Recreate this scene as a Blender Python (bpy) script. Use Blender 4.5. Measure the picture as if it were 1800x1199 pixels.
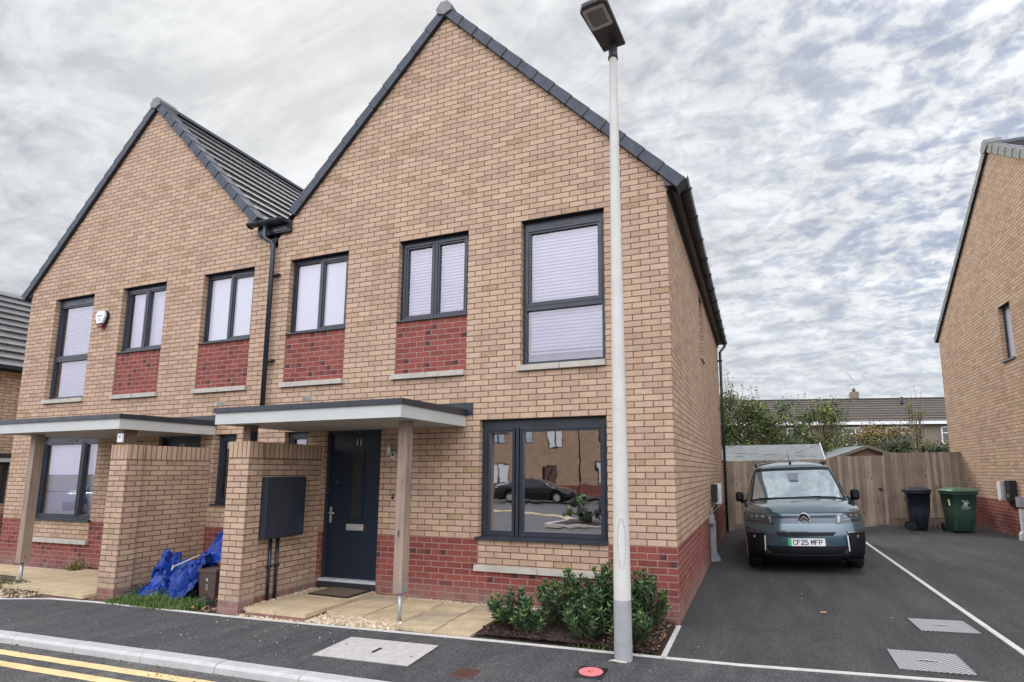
import bpy, math, random
from mathutils import Vector, Matrix
R = math.radians
rnd = random.Random(7)
S = bpy.context.scene
for o in list(bpy.data.objects): bpy.data.objects.remove(o)

# ------------------------------------------------------------ camera
CAM = Vector((0.8675, -6.2920, 1.6664))
def _cam():
    y, p, r = -0.3453, 0.1359, -0.0023
    f = Vector((math.sin(y)*math.cos(p), math.cos(y)*math.cos(p), math.sin(p)))
    s = Vector((math.cos(y), -math.sin(y), 0)); u = s.cross(f)
    s2 = s*math.cos(r)+u*math.sin(r); u2 = -s*math.sin(r)+u*math.cos(r)
    cd = bpy.data.cameras.new('camera'); co = bpy.data.objects.new('camera', cd)
    S.collection.objects.link(co)
    m = Matrix((s2, u2, -f)).transposed().to_4x4(); m.translation = CAM
    co.matrix_world = m
    cd.sensor_width = 36; cd.lens = 36*960.003/1800
    cd.shift_x = -81.6/1800; cd.shift_y = 97.5/1800
    cd.clip_start = .05; cd.clip_end = 2000
    S.camera = co
_cam()

# ------------------------------------------------------------ sky + sun
SUN_EL, SUN_AZ = 36.0, -42.0      # azimuth from +Y toward +X
W = bpy.data.worlds.new('World'); S.world = W; W.use_nodes = True
def world():
    nt = W.node_tree; N = nt.nodes; L = nt.links; N.clear()
    def nd(t, **k):
        n = N.new(t)
        for a, b in k.items(): setattr(n, a, b)
        return n
    def math_(op, a, b=None, clamp=False):
        n = nd('ShaderNodeMath', operation=op, use_clamp=clamp)
        for i, v in enumerate((a, b)):
            if v is None: continue
            if isinstance(v, (int, float)): n.inputs[i].default_value = v
            else: L.new(v, n.inputs[i])
        return n.outputs[0]
    def ramp(src, pts):
        n = nd('ShaderNodeValToRGB'); e = n.color_ramp.elements
        while len(e) < len(pts): e.new(.5)
        for el, (p, c) in zip(e, pts):
            el.position = p; el.color = (c, c, c, 1) if isinstance(c, (int, float)) else (*c, 1)
        L.new(src, n.inputs[0]); return n.outputs[0]
    def mixc(f, a, b):
        n = nd('ShaderNodeMix', data_type='RGBA')
        for i, v in ((0, f), (6, a), (7, b)):
            if isinstance(v, (int, float)): n.inputs[i].default_value = v
            elif isinstance(v, tuple): n.inputs[i].default_value = (*v, 1)
            else: L.new(v, n.inputs[i])
        return n.outputs[2]
    sky = nd('ShaderNodeTexSky', sky_type='NISHITA', sun_disc=False)
    sky.sun_elevation = R(SUN_EL); sky.sun_rotation = R(SUN_AZ)
    tc = nd('ShaderNodeTexCoord'); sp = nd('ShaderNodeSeparateXYZ'); L.new(tc.outputs['Generated'], sp.inputs[0])
    x, y, z = sp.outputs
    zz = math_('ADD', math_('MAXIMUM', z, 0.0), .30)
    u = math_('DIVIDE', x, zz); v = math_('DIVIDE', y, zz)
    cb = nd('ShaderNodeCombineXYZ'); L.new(u, cb.inputs[0]); L.new(v, cb.inputs[1])
    def noise(sc, det, rough, dist, off=(0, 0, 0), rot=0, stretch=(1, 1, 1)):
        mp = nd('ShaderNodeMapping'); mp.inputs['Location'].default_value = off
        mp.inputs['Rotation'].default_value = (0, 0, rot); mp.inputs['Scale'].default_value = stretch
        L.new(cb.outputs[0], mp.inputs[0])
        n = nd('ShaderNodeTexNoise'); L.new(mp.outputs[0], n.inputs['Vector'])
        n.inputs['Scale'].default_value = sc; n.inputs['Detail'].default_value = det
        n.inputs['Roughness'].default_value = rough; n.inputs['Distortion'].default_value = dist
        return n.outputs[0]
    big = noise(.9, 4, .5, .3, (3.1, 1.7, 0), .5, (1, 1.6, 1))
    mid = noise(13, 6, .58, .35, (.4, 2.2, 0), .35, (.9, 1.2, 1))
    fin = noise(34, 4, .55, .4, (7, 3, 0), .2, (1, 1.15, 1))
    right = math_('MULTIPLY', math_('ADD', math_('ADD', math_('MULTIPLY', x, .9), .30), 0), 1.0, True)   # more broken cloud to the right
    # soft, streaked left layer
    soft = noise(3.6, 7, .58, 1.2, (1.3, 8.2, 0), .75, (.65, 1.7, 1))
    tex = math_('ADD', math_('MULTIPLY', mid, .68), math_('MULTIPLY', fin, .32))
    gap = math_('MULTIPLY', ramp(tex, [(.42, 1.0), (.54, 0.0)]), ramp(right, [(.15, .08), (.55, .55)]))
    gap = math_('MULTIPLY', gap, ramp(big, [(.35, 1.0), (.62, .45)]))
    # sun glow in the cloud
    el, az = R(SUN_EL), R(SUN_AZ)
    sd = (math.sin(az)*math.cos(el), math.cos(az)*math.cos(el), math.sin(el))
    dot = math_('ADD', math_('ADD', math_('MULTIPLY', x, sd[0]), math_('MULTIPLY', y, sd[1])), math_('MULTIPLY', z, sd[2]))
    glow = ramp(dot, [(.60, 0.0), (.90, .25), (.99, 1.0)])
    tone = math_('ADD', math_('MULTIPLY', soft, .68), math_('MULTIPLY', tex, .32))
    cloud = mixc(ramp(tone, [(.40, 0.0), (.60, 1.0)]), (3.8, 4.1, 4.55), (8.1, 8.4, 8.7))
    cloud = mixc(math_('MULTIPLY', glow, .55), cloud, (9.6, 9.6, 9.4))
    puff = mixc(ramp(tex, [(.40, 0.0), (.58, 1.0)]), (6.6, 7.0, 8.0), (11.2, 11.3, 11.5))
    cloud = mixc(math_('MULTIPLY', right, .9), cloud, puff)
    blue = mixc(.62, sky.outputs[0], (3.0, 3.9, 6.0))
    col = mixc(gap, cloud, blue)
    hz = ramp(z, [(0.0, 1.0), (.30, 0.0)])
    col = mixc(math_('MULTIPLY', hz, .55), col, (6.6, 6.95, 7.4))
    # extra sky brightness added behind the camera, to light the house fronts
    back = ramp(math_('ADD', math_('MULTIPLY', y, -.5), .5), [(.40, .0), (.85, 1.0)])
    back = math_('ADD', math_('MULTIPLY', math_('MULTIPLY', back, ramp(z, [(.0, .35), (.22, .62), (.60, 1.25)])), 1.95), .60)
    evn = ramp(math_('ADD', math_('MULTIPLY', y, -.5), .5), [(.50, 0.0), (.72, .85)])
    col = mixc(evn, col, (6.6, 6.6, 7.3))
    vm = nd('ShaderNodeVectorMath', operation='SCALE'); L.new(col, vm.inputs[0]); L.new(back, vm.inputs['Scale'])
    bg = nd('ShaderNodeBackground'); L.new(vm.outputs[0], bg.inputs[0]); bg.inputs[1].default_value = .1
    out = nd('ShaderNodeOutputWorld'); L.new(bg.outputs[0], out.inputs[0])
world()
def sun():
    ld = bpy.data.lights.new('sun', 'SUN'); ld.energy = 1.1; ld.angle = R(14); ld.color = (1, .96, .9)
    o = bpy.data.objects.new('sun', ld); S.collection.objects.link(o)
    el, az = R(SUN_EL), R(SUN_AZ)
    d = Vector((math.sin(az)*math.cos(el), math.cos(az)*math.cos(el), math.sin(el)))
    o.rotation_euler = d.to_track_quat('Z', 'Y').to_euler(); o.location = d*60
sun()
S.view_settings.view_transform = 'Standard'; S.view_settings.look = 'None'
S.view_settings.exposure = 0.80; S.view_settings.gamma = 1

# ------------------------------------------------------------ materials
def newmat(name):
    m = bpy.data.materials.new(name); m.use_nodes = True
    nt = m.node_tree; nt.nodes.clear()
    out = nt.nodes.new('ShaderNodeOutputMaterial'); b = nt.nodes.new('ShaderNodeBsdfPrincipled')
    nt.links.new(b.outputs[0], out.inputs[0]); return m, nt, b
class NT:
    def __init__(s, nt): s.nt = nt; s.N = nt.nodes; s.L = nt.links
    def nd(s, t, **k):
        n = s.N.new(t)
        for a, b in k.items(): setattr(n, a, b)
        return n
    def setin(s, sock, v):
        if isinstance(v, (int, float)): sock.default_value = v
        elif isinstance(v, tuple): sock.default_value = (*v, 1) if len(v) == 3 and len(sock.default_value) == 4 else v
        else: s.L.new(v, sock)
    def m(s, op, a, b=None, c=None, clamp=False):
        n = s.nd('ShaderNodeMath', operation=op, use_clamp=clamp)
        for i, v in enumerate((a, b, c)):
            if v is not None: s.setin(n.inputs[i], v)
        return n.outputs[0]
    def mix(s, f, a, b, bt='MIX'):
        n = s.nd('ShaderNodeMix', data_type='RGBA', blend_type=bt)
        s.setin(n.inputs[0], f); s.setin(n.inputs[6], a); s.setin(n.inputs[7], b); return n.outputs[2]
    def ramp(s, src, pts, interp='LINEAR'):
        n = s.nd('ShaderNodeValToRGB'); n.color_ramp.interpolation = interp; e = n.color_ramp.elements
        while len(e) < len(pts): e.new(.5)
        for el, (p, c) in zip(e, pts):
            el.position = p; el.color = (c, c, c, 1) if isinstance(c, (int, float)) else (*c, 1)
        s.L.new(src, n.inputs[0]); return n.outputs[0]
    def noise(s, vec, sc, det=3, rough=.5, dist=0, dim='3D', out=0):
        n = s.nd('ShaderNodeTexNoise', noise_dimensions=dim); s.L.new(vec, n.inputs['Vector'])
        n.inputs['Scale'].default_value = sc; n.inputs['Detail'].default_value = det
        n.inputs['Roughness'].default_value = rough; n.inputs['Distortion'].default_value = dist
        return n.outputs[out]
    def bump(s, b, h, strength=.3, dist=.005):
        n = s.nd('ShaderNodeBump'); n.inputs['Strength'].default_value = strength; n.inputs['Distance'].default_value = dist
        s.L.new(h, n.inputs['Height']); s.L.new(n.outputs[0], b.inputs['Normal'])
    def obj(s): return s.nd('ShaderNodeTexCoord').outputs['Object']
    def comb(s, x, y, z=0.0):
        n = s.nd('ShaderNodeCombineXYZ')
        for i, v in enumerate((x, y, z)): s.setin(n.inputs[i], v)
        return n.outputs[0]

def plain(name, col, rough=.5, metal=0, nscale=0, namt=.15, bump=0, spec=.5, coat=0):
    m, nt, b = newmat(name); t = NT(nt)
    b.inputs['Roughness'].default_value = rough; b.inputs['Metallic'].default_value = metal
    b.inputs['Specular IOR Level'].default_value = spec; b.inputs['Coat Weight'].default_value = coat
    b.inputs['Coat Roughness'].default_value = .05
    sc = nscale or 6
    o = t.obj(); n = t.noise(o, sc, 5, .6)
    lo = tuple(c*(1-namt) for c in col); hi = tuple(min(1, c*(1+namt)) for c in col)
    t.L.new(t.ramp(n, [(.3, lo), (.7, hi)]), b.inputs['Base Color'])
    if rough > .12: t.L.new(t.ramp(t.noise(o, sc*2.3, 4), [(.3, max(0, rough-.08)), (.7, min(1, rough+.08))]), b.inputs['Roughness'])
    if bump: t.bump(b, t.noise(o, sc*12, 4), bump, .003)
    return m

def brick(name, kind, bh=.075, bl=.225, off=0.0):
    """real brick pattern in object space: u runs along the wall, v is height"""
    m, nt, b = newmat(name); t = NT(nt)
    tc = t.nd('ShaderNodeTexCoord'); ps = t.nd('ShaderNodeSeparateXYZ'); t.L.new(tc.outputs['Object'], ps.inputs[0])
    ns = t.nd('ShaderNodeSeparateXYZ'); t.L.new(tc.outputs['Normal'], ns.inputs[0])
    side = t.m('GREATER_THAN', t.m('ABSOLUTE', ns.outputs[0]), .7)
    u = t.m('ADD', t.m('MULTIPLY', ps.outputs[0], t.m('SUBTRACT', 1.0, side)), t.m('MULTIPLY', t.m('ADD', ps.outputs[1], bl/2), side))
    v = t.m('ADD', ps.outputs[2], 20*bh)
    if kind == 'soldier':
        hor = u; u = v; v = t.m('ADD', hor, 20*bh); kind = 'buff'; sold = True
    else: sold = False
    # irregular edges
    wob = t.noise(tc.outputs['Object'], 22, 3, .6, 0, '3D', 1)
    ws = t.nd('ShaderNodeSeparateXYZ'); t.L.new(wob, ws.inputs[0])
    u = t.m('ADD', u, t.m('MULTIPLY', t.m('SUBTRACT', ws.outputs[0], .5), .010))
    v = t.m('ADD', v, t.m('MULTIPLY', t.m('SUBTRACT', ws.outputs[1], .5), .007))
    row = t.m('FLOOR', t.m('DIVIDE', v, bh))
    par = t.m('MULTIPLY', t.m('MODULO', row, 2.0), 0.0 if sold else 1.0)
    uu = t.m('DIVIDE', t.m('ADD', u, t.m('ADD', t.m('MULTIPLY', par, bl/2), 90*bl+off)), bl)
    cl = t.m('FLOOR', uu); fu = t.m('FRACT', uu); fv = t.m('FRACT', t.m('DIVIDE', v, bh))
    mw, mh = .0115/bl/2, .0115/bh/2
    du = t.m('MINIMUM', fu, t.m('SUBTRACT', 1.0, fu)); dv = t.m('MINIMUM', fv, t.m('SUBTRACT', 1.0, fv))
    eu = t.m('DIVIDE', du, mw); ev = t.m('DIVIDE', dv, mh)
    e = t.m('MINIMUM', eu, ev)
    mort = t.ramp(t.m('MULTIPLY', e, .5), [(.38, 1.0), (.60, 0.0)])
    wn = t.nd('ShaderNodeTexWhiteNoise', noise_dimensions='2D'); t.L.new(t.comb(cl, row), wn.inputs['Vector'])
    rv = wn.outputs['Value']
    wn2 = t.nd('ShaderNodeTexWhiteNoise', noise_dimensions='2D'); t.L.new(t.comb(t.m('ADD', cl, 37.0), t.m('ADD', row, 11.0)), wn2.inputs['Vector'])
    r2 = wn2.outputs['Value']
    n1 = t.noise(tc.outputs['Object'], 26, 5, .65); n2 = t.noise(tc.outputs['Object'], 1.1, 3)
    n3 = t.noise(tc.outputs['Object'], 150, 3)
    if kind == 'buff':
        c = t.ramp(rv, [(0, (.425, .295, .207)), (.25, (.485, .345, .240)), (.55, (.518, .372, .258)), (.8, (.555, .405, .280)), (.95, (.495, .345, .248)), (1, (.445, .308, .222))])
        c = t.mix(t.m('GREATER_THAN', r2, .968), c, t.mix(t.ramp(n1, [(.35, 0.0), (.65, 1.0)]), (.34, .235, .14), (.46, .335, .21)))
        c = t.mix(.45, c, t.mix(t.ramp(n1, [(.3, 0.0), (.7, 1.0)]), t.mix(1.0, c, (.86, .80, .78), 'MULTIPLY'), t.mix(1.0, c, (1.12, 1.12, 1.12), 'MULTIPLY')))
        mo = (.105, .072, .055)
    else:
        c = t.ramp(rv, [(0, (.17, .046, .038)), (.3, (.225, .060, .047)), (.7, (.275, .076, .058)), (1, (.19, .050, .042))])
        dark = t.m('MULTIPLY', t.m('GREATER_THAN', r2, .86), t.ramp(t.m('ADD', t.m('MULTIPLY', fu, .85), t.m('MULTIPLY', n1, .3)), [(.62, 0.0), (.72, 1.0)]))
        c = t.mix(dark, c, (.075, .034, .034))
        c = t.mix(t.ramp(n1, [(.45, 0.0), (.78, .5)]), c, (.34, .125, .10))
        mo = (.36, .235, .20)
    c = t.mix(t.ramp(n2, [(.3, 0.0), (.7, .45)]), c, t.mix(1.0, c, (.84, .79, .78), 'MULTIPLY'))
    mps = t.nd('ShaderNodeMapping'); mps.inputs['Scale'].default_value = (3.2, 3.2, .45); t.L.new(tc.outputs['Object'], mps.inputs[0])
    strk = t.noise(mps.outputs[0], 1.6, 5, .65)
    c = t.mix(t.ramp(strk, [(.46, 0.0), (.70, .45)]), c, t.mix(1.0, c, (.74, .70, .68), 'MULTIPLY'))
    c = t.mix(t.ramp(t.noise(tc.outputs['Object'], 2.3, 6, .7), [(.60, 0.0), (.74, .28)]), c, (.66, .56, .50) if kind == 'buff' else (.46, .27, .23))
    mvar = t.ramp(t.noise(tc.outputs['Object'], 6, 3), [(.3, .78), (.7, 1.0)])
    c = t.mix(t.m('MULTIPLY', mort, mvar), c, mo)
    # lime bloom and splash dirt on the lowest courses
    low = t.ramp(ps.outputs[2], [(.04, .75), (.32, 0.0)])
    c = t.mix(t.m('MULTIPLY', low, t.ramp(t.noise(tc.outputs['Object'], 4, 4), [(.35, .15), (.6, .8)])), c, (.30, .235, .20) if kind == 'red' else (.34, .26, .20))
    t.L.new(c, b.inputs['Base Color']); b.inputs['Roughness'].default_value = .88
    b.inputs['Specular IOR Level'].default_value = .25
    h = t.m('ADD', t.m('MULTIPLY', t.m('SUBTRACT', 1.0, mort), 1.0), t.m('MULTIPLY', t.m('ADD', n3, n1), .22))
    t.bump(b, h, .75, .006)
    return m

def tarmac(name, col, spk=.5, scale=1.0, patch=0.25):
    m, nt, b = newmat(name); t = NT(nt); o = t.obj()
    vo = t.nd('ShaderNodeTexVoronoi'); t.L.new(o, vo.inputs['Vector']); vo.inputs['Scale'].default_value = 150*scale
    wn = t.nd('ShaderNodeSeparateColor'); t.L.new(vo.outputs['Color'], wn.inputs[0])
    c = t.ramp(wn.outputs[0], [(0, tuple(x*(1-spk) for x in col)), (.7, col), (1, tuple(min(1, x*(1+1.9*spk)) for x in col))])
    big = t.noise(o, .9, 5, .6); c = t.mix(t.ramp(big, [(.3, 0.0), (.7, patch*2)]), c, t.mix(1.0, c, (1.5, 1.48, 1.42), 'MULTIPLY'))
    st = t.noise(o, 5.5, 4, .7); c = t.mix(t.ramp(st, [(.56, 0.0), (.72, .3)]), c, t.mix(1.0, c, (.62, .62, .64), 'MULTIPLY'))
    mp = t.nd('ShaderNodeMapping'); mp.inputs['Rotation'].default_value = (0, 0, .25); mp.inputs['Scale'].default_value = (2.6, .5, 1); t.L.new(o, mp.inputs[0])
    c = t.mix(t.ramp(t.noise(mp.outputs[0], 1.3, 5, .65), [(.42, 0.0), (.66, .75)]), c, t.mix(1.0, c, (1.65, 1.62, 1.54), 'MULTIPLY'))
    oil = t.noise(o, 1.9, 3, .5, .8); c = t.mix(t.ramp(oil, [(.64, 0.0), (.70, .45)]), c, t.mix(1.0, c, (.5, .5, .52), 'MULTIPLY'))
    dst = t.noise(o, 42, 2, .5); c = t.mix(t.ramp(dst, [(.68, 0.0), (.78, .35)]), c, (.26, .24, .20))
    t.L.new(c, b.inputs['Base Color']); b.inputs['Roughness'].default_value = .82
    t.bump(b, t.m('ADD', vo.outputs['Distance'], t.m('MULTIPLY', t.noise(o, 220, 2), .5)), .7, .006)
    return m

def glassmat(name, refl=1.6, tint=(.93, .95, .97), wave=0.0, base=.05):
    m = bpy.data.materials.new(name); m.use_nodes = True; nt = m.node_tree; nt.nodes.clear(); t = NT(nt)
    out = t.nd('ShaderNodeOutputMaterial'); tr = t.nd('ShaderNodeBsdfTransparent'); gl = t.nd('ShaderNodeBsdfGlossy')
    tr.inputs[0].default_value = (*tint, 1); gl.inputs['Roughness'].default_value = .012
    gl.inputs['Color'].default_value = (.94, .93, 1, 1)
    fr = t.nd('ShaderNodeFresnel'); fr.inputs[0].default_value = 1.5
    mx = t.nd('ShaderNodeMixShader'); t.L.new(t.m('ADD', t.m('MULTIPLY', fr.outputs[0], refl), base, clamp=True), mx.inputs[0])
    t.L.new(tr.outputs[0], mx.inputs[1]); t.L.new(gl.outputs[0], mx.inputs[2]); t.L.new(mx.outputs[0], out.inputs[0])
    if wave:
        bp = t.nd('ShaderNodeBump'); bp.inputs['Strength'].default_value = wave; bp.inputs['Distance'].default_value = .02
        t.L.new(t.noise(t.obj(), 2.2, 2, .5, .4), bp.inputs['Height']); t.L.new(bp.outputs[0], gl.inputs['Normal'])
    return m

def rooftile(name, col):
    m, nt, b = newmat(name); t = NT(nt); o = t.obj()
    ps = t.nd('ShaderNodeSeparateXYZ'); t.L.new(o, ps.inputs[0])
    yy = t.m('DIVIDE', ps.outputs[1], .30); row = t.m('FLOOR', t.m('DIVIDE', ps.outputs[2], .237))
    yy = t.m('ADD', yy, t.m('MULTIPLY', t.m('MODULO', t.m('ADD', row, 40.0), 2.0), .5))
    wn = t.nd('ShaderNodeTexWhiteNoise', noise_dimensions='2D'); t.L.new(t.comb(t.m('FLOOR', yy), row), wn.inputs['Vector'])
    f = t.m('FRACT', yy); j = t.ramp(t.m('MINIMUM', f, t.m('SUBTRACT', 1.0, f)), [(.012, 1.0), (.028, 0.0)])
    c = t.ramp(wn.outputs['Value'], [(0, tuple(x*.8 for x in col)), (1, tuple(x*1.2 for x in col))])
    c = t.mix(t.ramp(t.noise(o, 3, 4), [(.45, 0.0), (.7, .35)]), c, tuple(x*1.35 for x in col))
    c = t.mix(j, c, tuple(x*.3 for x in col))
    t.L.new(c, b.inputs['Base Color']); b.inputs['Roughness'].default_value = .62
    t.bump(b, t.noise(o, 90, 3), .25, .003)
    return m

def wood(name, lo, hi, axis=2, plank=0.0, knots=True, rough=.8):
    m, nt, b = newmat(name); t = NT(nt); o = t.obj()
    sc = [18, 18, 18]; sc[axis] = 1.1
    mp = t.nd('ShaderNodeMapping'); mp.inputs['Scale'].default_value = sc; t.L.new(o, mp.inputs[0])
    n = t.noise(mp.outputs[0], 1.6, 6, .65, .6)
    c = t.ramp(n, [(.28, lo), (.72, hi)])
    big = t.noise(o, 2.2, 3)
    c = t.mix(t.ramp(big, [(.35, 0.0), (.7, .4)]), c, tuple(x*1.25 for x in hi))
    if plank:
        ps = t.nd('ShaderNodeSeparateXYZ'); t.L.new(o, ps.inputs[0])
        wn = t.nd('ShaderNodeTexWhiteNoise', noise_dimensions='1D'); t.L.new(t.m('FLOOR', t.m('DIVIDE', t.m('ADD', ps.outputs[0], 5.0), plank)), wn.inputs['W'])
        c = t.mix(1.0, c, t.ramp(wn.outputs['Value'], [(0, .70), (1, 1.15)]), 'MULTIPLY')
    if knots:
        vo = t.nd('ShaderNodeTexVoronoi'); mp2 = t.nd('ShaderNodeMapping'); s2 = [6, 6, 6]; s2[axis] = 2.2
        mp2.inputs['Scale'].default_value = s2; t.L.new(o, mp2.inputs[0]); t.L.new(mp2.outputs[0], vo.inputs['Vector']); vo.inputs['Scale'].default_value = 1.0
        c = t.mix(t.ramp(vo.outputs['Distance'], [(.06, .8), (.13, 0.0)]), c, tuple(x*.35 for x in lo))
    t.L.new(c, b.inputs['Base Color']); b.inputs['Roughness'].default_value = rough
    b.inputs['Specular IOR Level'].default_value = .3
    t.bump(b, n, .35, .004); return m

def concrete(name, col, scale=8, speck=.12):
    m, nt, b = newmat(name); t = NT(nt); o = t.obj()
    c = t.ramp(t.noise(o, scale, 6, .7), [(.3, tuple(x*(1-speck*1.6) for x in col)), (.7, tuple(min(1, x*(1+speck)) for x in col))])
    c = t.mix(t.ramp(t.noise(o, scale*14, 2), [(.55, 0.0), (.72, .35)]), c, tuple(x*.62 for x in col))
    c = t.mix(t.ramp(t.noise(o, scale*.35, 4, .6), [(.5, 0.0), (.75, .35)]), c, tuple(x*.72 for x in col))
    t.L.new(c, b.inputs['Base Color']); b.inputs['Roughness'].default_value = .85
    t.bump(b, t.noise(o, scale*22, 3), .35, .003); return m

def leafmat(name, a, b_, c_, rough=.45):
    m, nt, b = newmat(name); t = NT(nt)
    g = t.nd('ShaderNodeNewGeometry')
    c = t.ramp(g.outputs['Random Per Island'], [(0, a), (.5, b_), (1, c_)])
    t.L.new(c, b.inputs['Base Color']); b.inputs['Roughness'].default_value = rough
    b.inputs['Subsurface Weight'].default_value = 0; b.inputs['Specular IOR Level'].default_value = .4
    return m

M = {}
M['buff'] = brick('buff_brick', 'buff'); M['red'] = brick('red_brick', 'red')
M['buff_pier'] = brick('buff_brick_pier', 'buff', bh=1.9/27)
M['frame'] = plain('slate_upvc', (.026, .031, .042), .35, nscale=3, namt=.1)
M['frame_dk'] = plain('lintel_dark', (.02, .022, .028), .6)
M['blackplastic'] = plain('black_plastic', (.012, .012, .015), .42)
M['gutter'] = plain('gutter_plastic', (.022, .027, .036), .32)
M['glass'] = glassmat('window_glass', 1.9, tint=(.84, .82, .93), base=.12)
M['glass_big'] = glassmat('picture_window_glass', 2.6, wave=.06, base=.50)
M['frost'] = plain('frosted_glass', (.50, .50, .57), .12, nscale=60, namt=.06, bump=.1, coat=.6)
M['blind'] = plain('blind_white', (.80, .80, .82), .55, namt=.03)
M['stone'] = concrete('cast_stone', (.47, .44, .38), 7)
M['roof'] = rooftile('roof_tile_grey', (.105, .102, .104)); M['roof_old'] = rooftile('roof_tile_old', (.080, .068, .056))
M['verge'] = plain('verge_grey', (.052, .061, .080), .72, nscale=5, namt=.18)
M['verge_pale'] = plain('verge_pale', (.16, .165, .16), .6, nscale=8, namt=.2)
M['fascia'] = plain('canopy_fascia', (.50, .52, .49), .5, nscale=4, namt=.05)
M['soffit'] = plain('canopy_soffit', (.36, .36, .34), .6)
M['door'] = plain('door_navy', (.006, .014, .028), .42, nscale=30, namt=.15, bump=.15)
M['door_glass'] = plain('door_glass', (.030, .033, .030), .15, nscale=40, bump=.2)
M['steel'] = plain('satin_steel', (.55, .54, .51), .38, metal=.55, namt=.06)
M['galv'] = plain('galvanised', (.40, .42, .44), .45, metal=.6, nscale=25, namt=.2)
M['post'] = wood('oak_post', (.17, .12, .092), (.36, .275, .215))
M['post_dark'] = wood('oak_post_dark', (.10, .062, .045), (.19, .125, .09))
M['fence'] = wood('fence_wood', (.115, .080, .062), (.275, .20, .155))
M['shed_wood'] = wood('shed_wood', (.15, .085, .07), (.27, .16, .13), axis=0)
M['tar_drive'] = tarmac('driveway_tarmac', (.040, .040, .041), .6, 1.0, .36)
M['tar_pave'] = tarmac('pavement_tarmac', (.058, .058, .060), .6, .9, .28)
M['tar_road'] = tarmac('road_tarmac', (.078, .076, .074), .5, .7, .32)
M['kerb'] = concrete('kerb_concrete', (.50, .50, .48), 6, .1)
M['edge'] = concrete('edging_concrete', (.62, .60, .55), 9, .12)
M['slab'] = concrete('buff_slab', (.54, .43, .265), 3.5, .2)
M['slab2'] = concrete('weathered_slab', (.44, .36, .24), 3.5, .24)
M['cover_conc'] = concrete('pale_cover', (.52, .50, .46), 12, .14)
M['yellow'] = concrete('yellow_paint', (.84, .65, .33), 5, .14)
M['white'] = plain('white_plastic', (.72, .73, .74), .4)
M['pink'] = plain('pink_cover', (.72, .20, .20), .7, nscale=30, namt=.12)
M['brown'] = plain('brown_cover', (.13, .058, .045), .7, nscale=40)
M['mulch'] = concrete('mulch', (.045, .026, .019), 20, .6)
M['soil'] = concrete('soil', (.085, .065, .045), 14, .5)
M['earth'] = concrete('field', (.10, .12, .05), 3, .4)
M['navy_box'] = plain('meter_navy', (.024, .030, .044), .38, nscale=3)
M['tarp'] = plain('blue_tarp', (.001, .032, .23), .42, nscale=5, namt=.35)
M['pole'] = concrete('lamp_column', (.60, .59, .54), 5, .05)
M['pole_base'] = concrete('lamp_base', (.34, .35, .35), 9, .12)
M['lantern'] = plain('lantern_dark', (.045, .045, .045), .5)
M['lens'] = plain('lantern_lens', (.46, .44, .42), .25, nscale=30, namt=.25)
M['checker'] = None
M['digit'] = plain('door_digit', (.62, .62, .60), .4)
M['twig'] = plain('twig', (.10, .07, .045), .8)
M['room'] = plain('room_dark', (.09, .08, .075), .8)
M['plaster'] = plain('room_wall', (.30, .28, .26), .8)
M['carpaint'] = plain('van_paint', (.033, .082, .108), .20, metal=.45, nscale=2, namt=.05, coat=1.0)
M['carpaint'].node_tree.nodes['Principled BSDF'].inputs['Coat IOR'].default_value = 1.85
M['carglass'] = plain('van_glass', (.50, .58, .60), .04, metal=.80, nscale=2.2, namt=.25, coat=1.0)
M['sideglass'] = plain('van_side_glass', (.02, .024, .028), .05, coat=1.0)
M['trim'] = plain('van_trim', (.007, .008, .010), .5, spec=.25)
M['tyre'] = plain('tyre', (.012, .012, .012), .8)
M['chrome'] = plain('chrome', (.72, .73, .75), .12, metal=1, namt=.03)
M['lamp_clear'] = plain('lamp_clear', (.20, .22, .25), .06, metal=.6, nscale=18, namt=.6, coat=1)
M['plate'] = plain('plate_white', (.78, .78, .77), .4, namt=.02)
M['ink'] = plain('plate_ink', (.008, .009, .02), .5)
M['green_strip'] = plain('plate_green', (.02, .36, .12), .45)
M['bin_green'] = plain('bin_green', (.040, .092, .062), .45, nscale=3)
M['bin_green_lid'] = plain('bin_green_lid', (.055, .125, .075), .42, nscale=3)
M['bin_navy'] = plain('bin_navy', (.008, .011, .022), .42)
M['bin_brown'] = plain('bin_brown', (.095, .065, .055), .5)
M['mark'] = plain('pale_print', (.48, .50, .50), .6)
M['felt'] = concrete('roof_felt', (.25, .27, .265), 5, .15)
M['shrub'] = leafmat('shrub_leaf', (.018, .042, .020), (.046, .092, .038), (.12, .17, .075), .36)
M['shrub_tip'] = leafmat('shrub_tip', (.07, .16, .04), (.11, .22, .05), (.16, .27, .07), .4)
M['hedge_a'] = leafmat('hedge_green', (.030, .055, .018), (.072, .11, .032), (.15, .18, .055), .55)
M['hedge_b'] = leafmat('hedge_autumn', (.14, .13, .045), (.24, .18, .065), (.36, .20, .09), .6)
M['hedge_c'] = leafmat('hedge_dark', (.012, .028, .012), (.025, .045, .018), (.045, .065, .02), .5)
M['hedge_d'] = leafmat('hedge_yellow', (.09, .12, .035), (.18, .21, .06), (.33, .28, .08), .6)
M['grass'] = leafmat('grass_blade', (.05, .11, .02), (.09, .17, .03), (.16, .20, .06), .6)
M['weed'] = leafmat('weed_leaf', (.04, .085, .06), (.07, .12, .09), (.13, .17, .12), .6)
M['litter'] = leafmat('dead_leaf', (.09, .055, .03), (.16, .10, .055), (.27, .19, .10), .7)
M['chip'] = leafmat('bark_chip', (.022, .013, .010), (.055, .030, .022), (.12, .075, .055), .8)
M['stonechip'] = leafmat('gravel_stone', (.33, .25, .15), (.52, .42, .28), (.72, .62, .46), .7)
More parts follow.
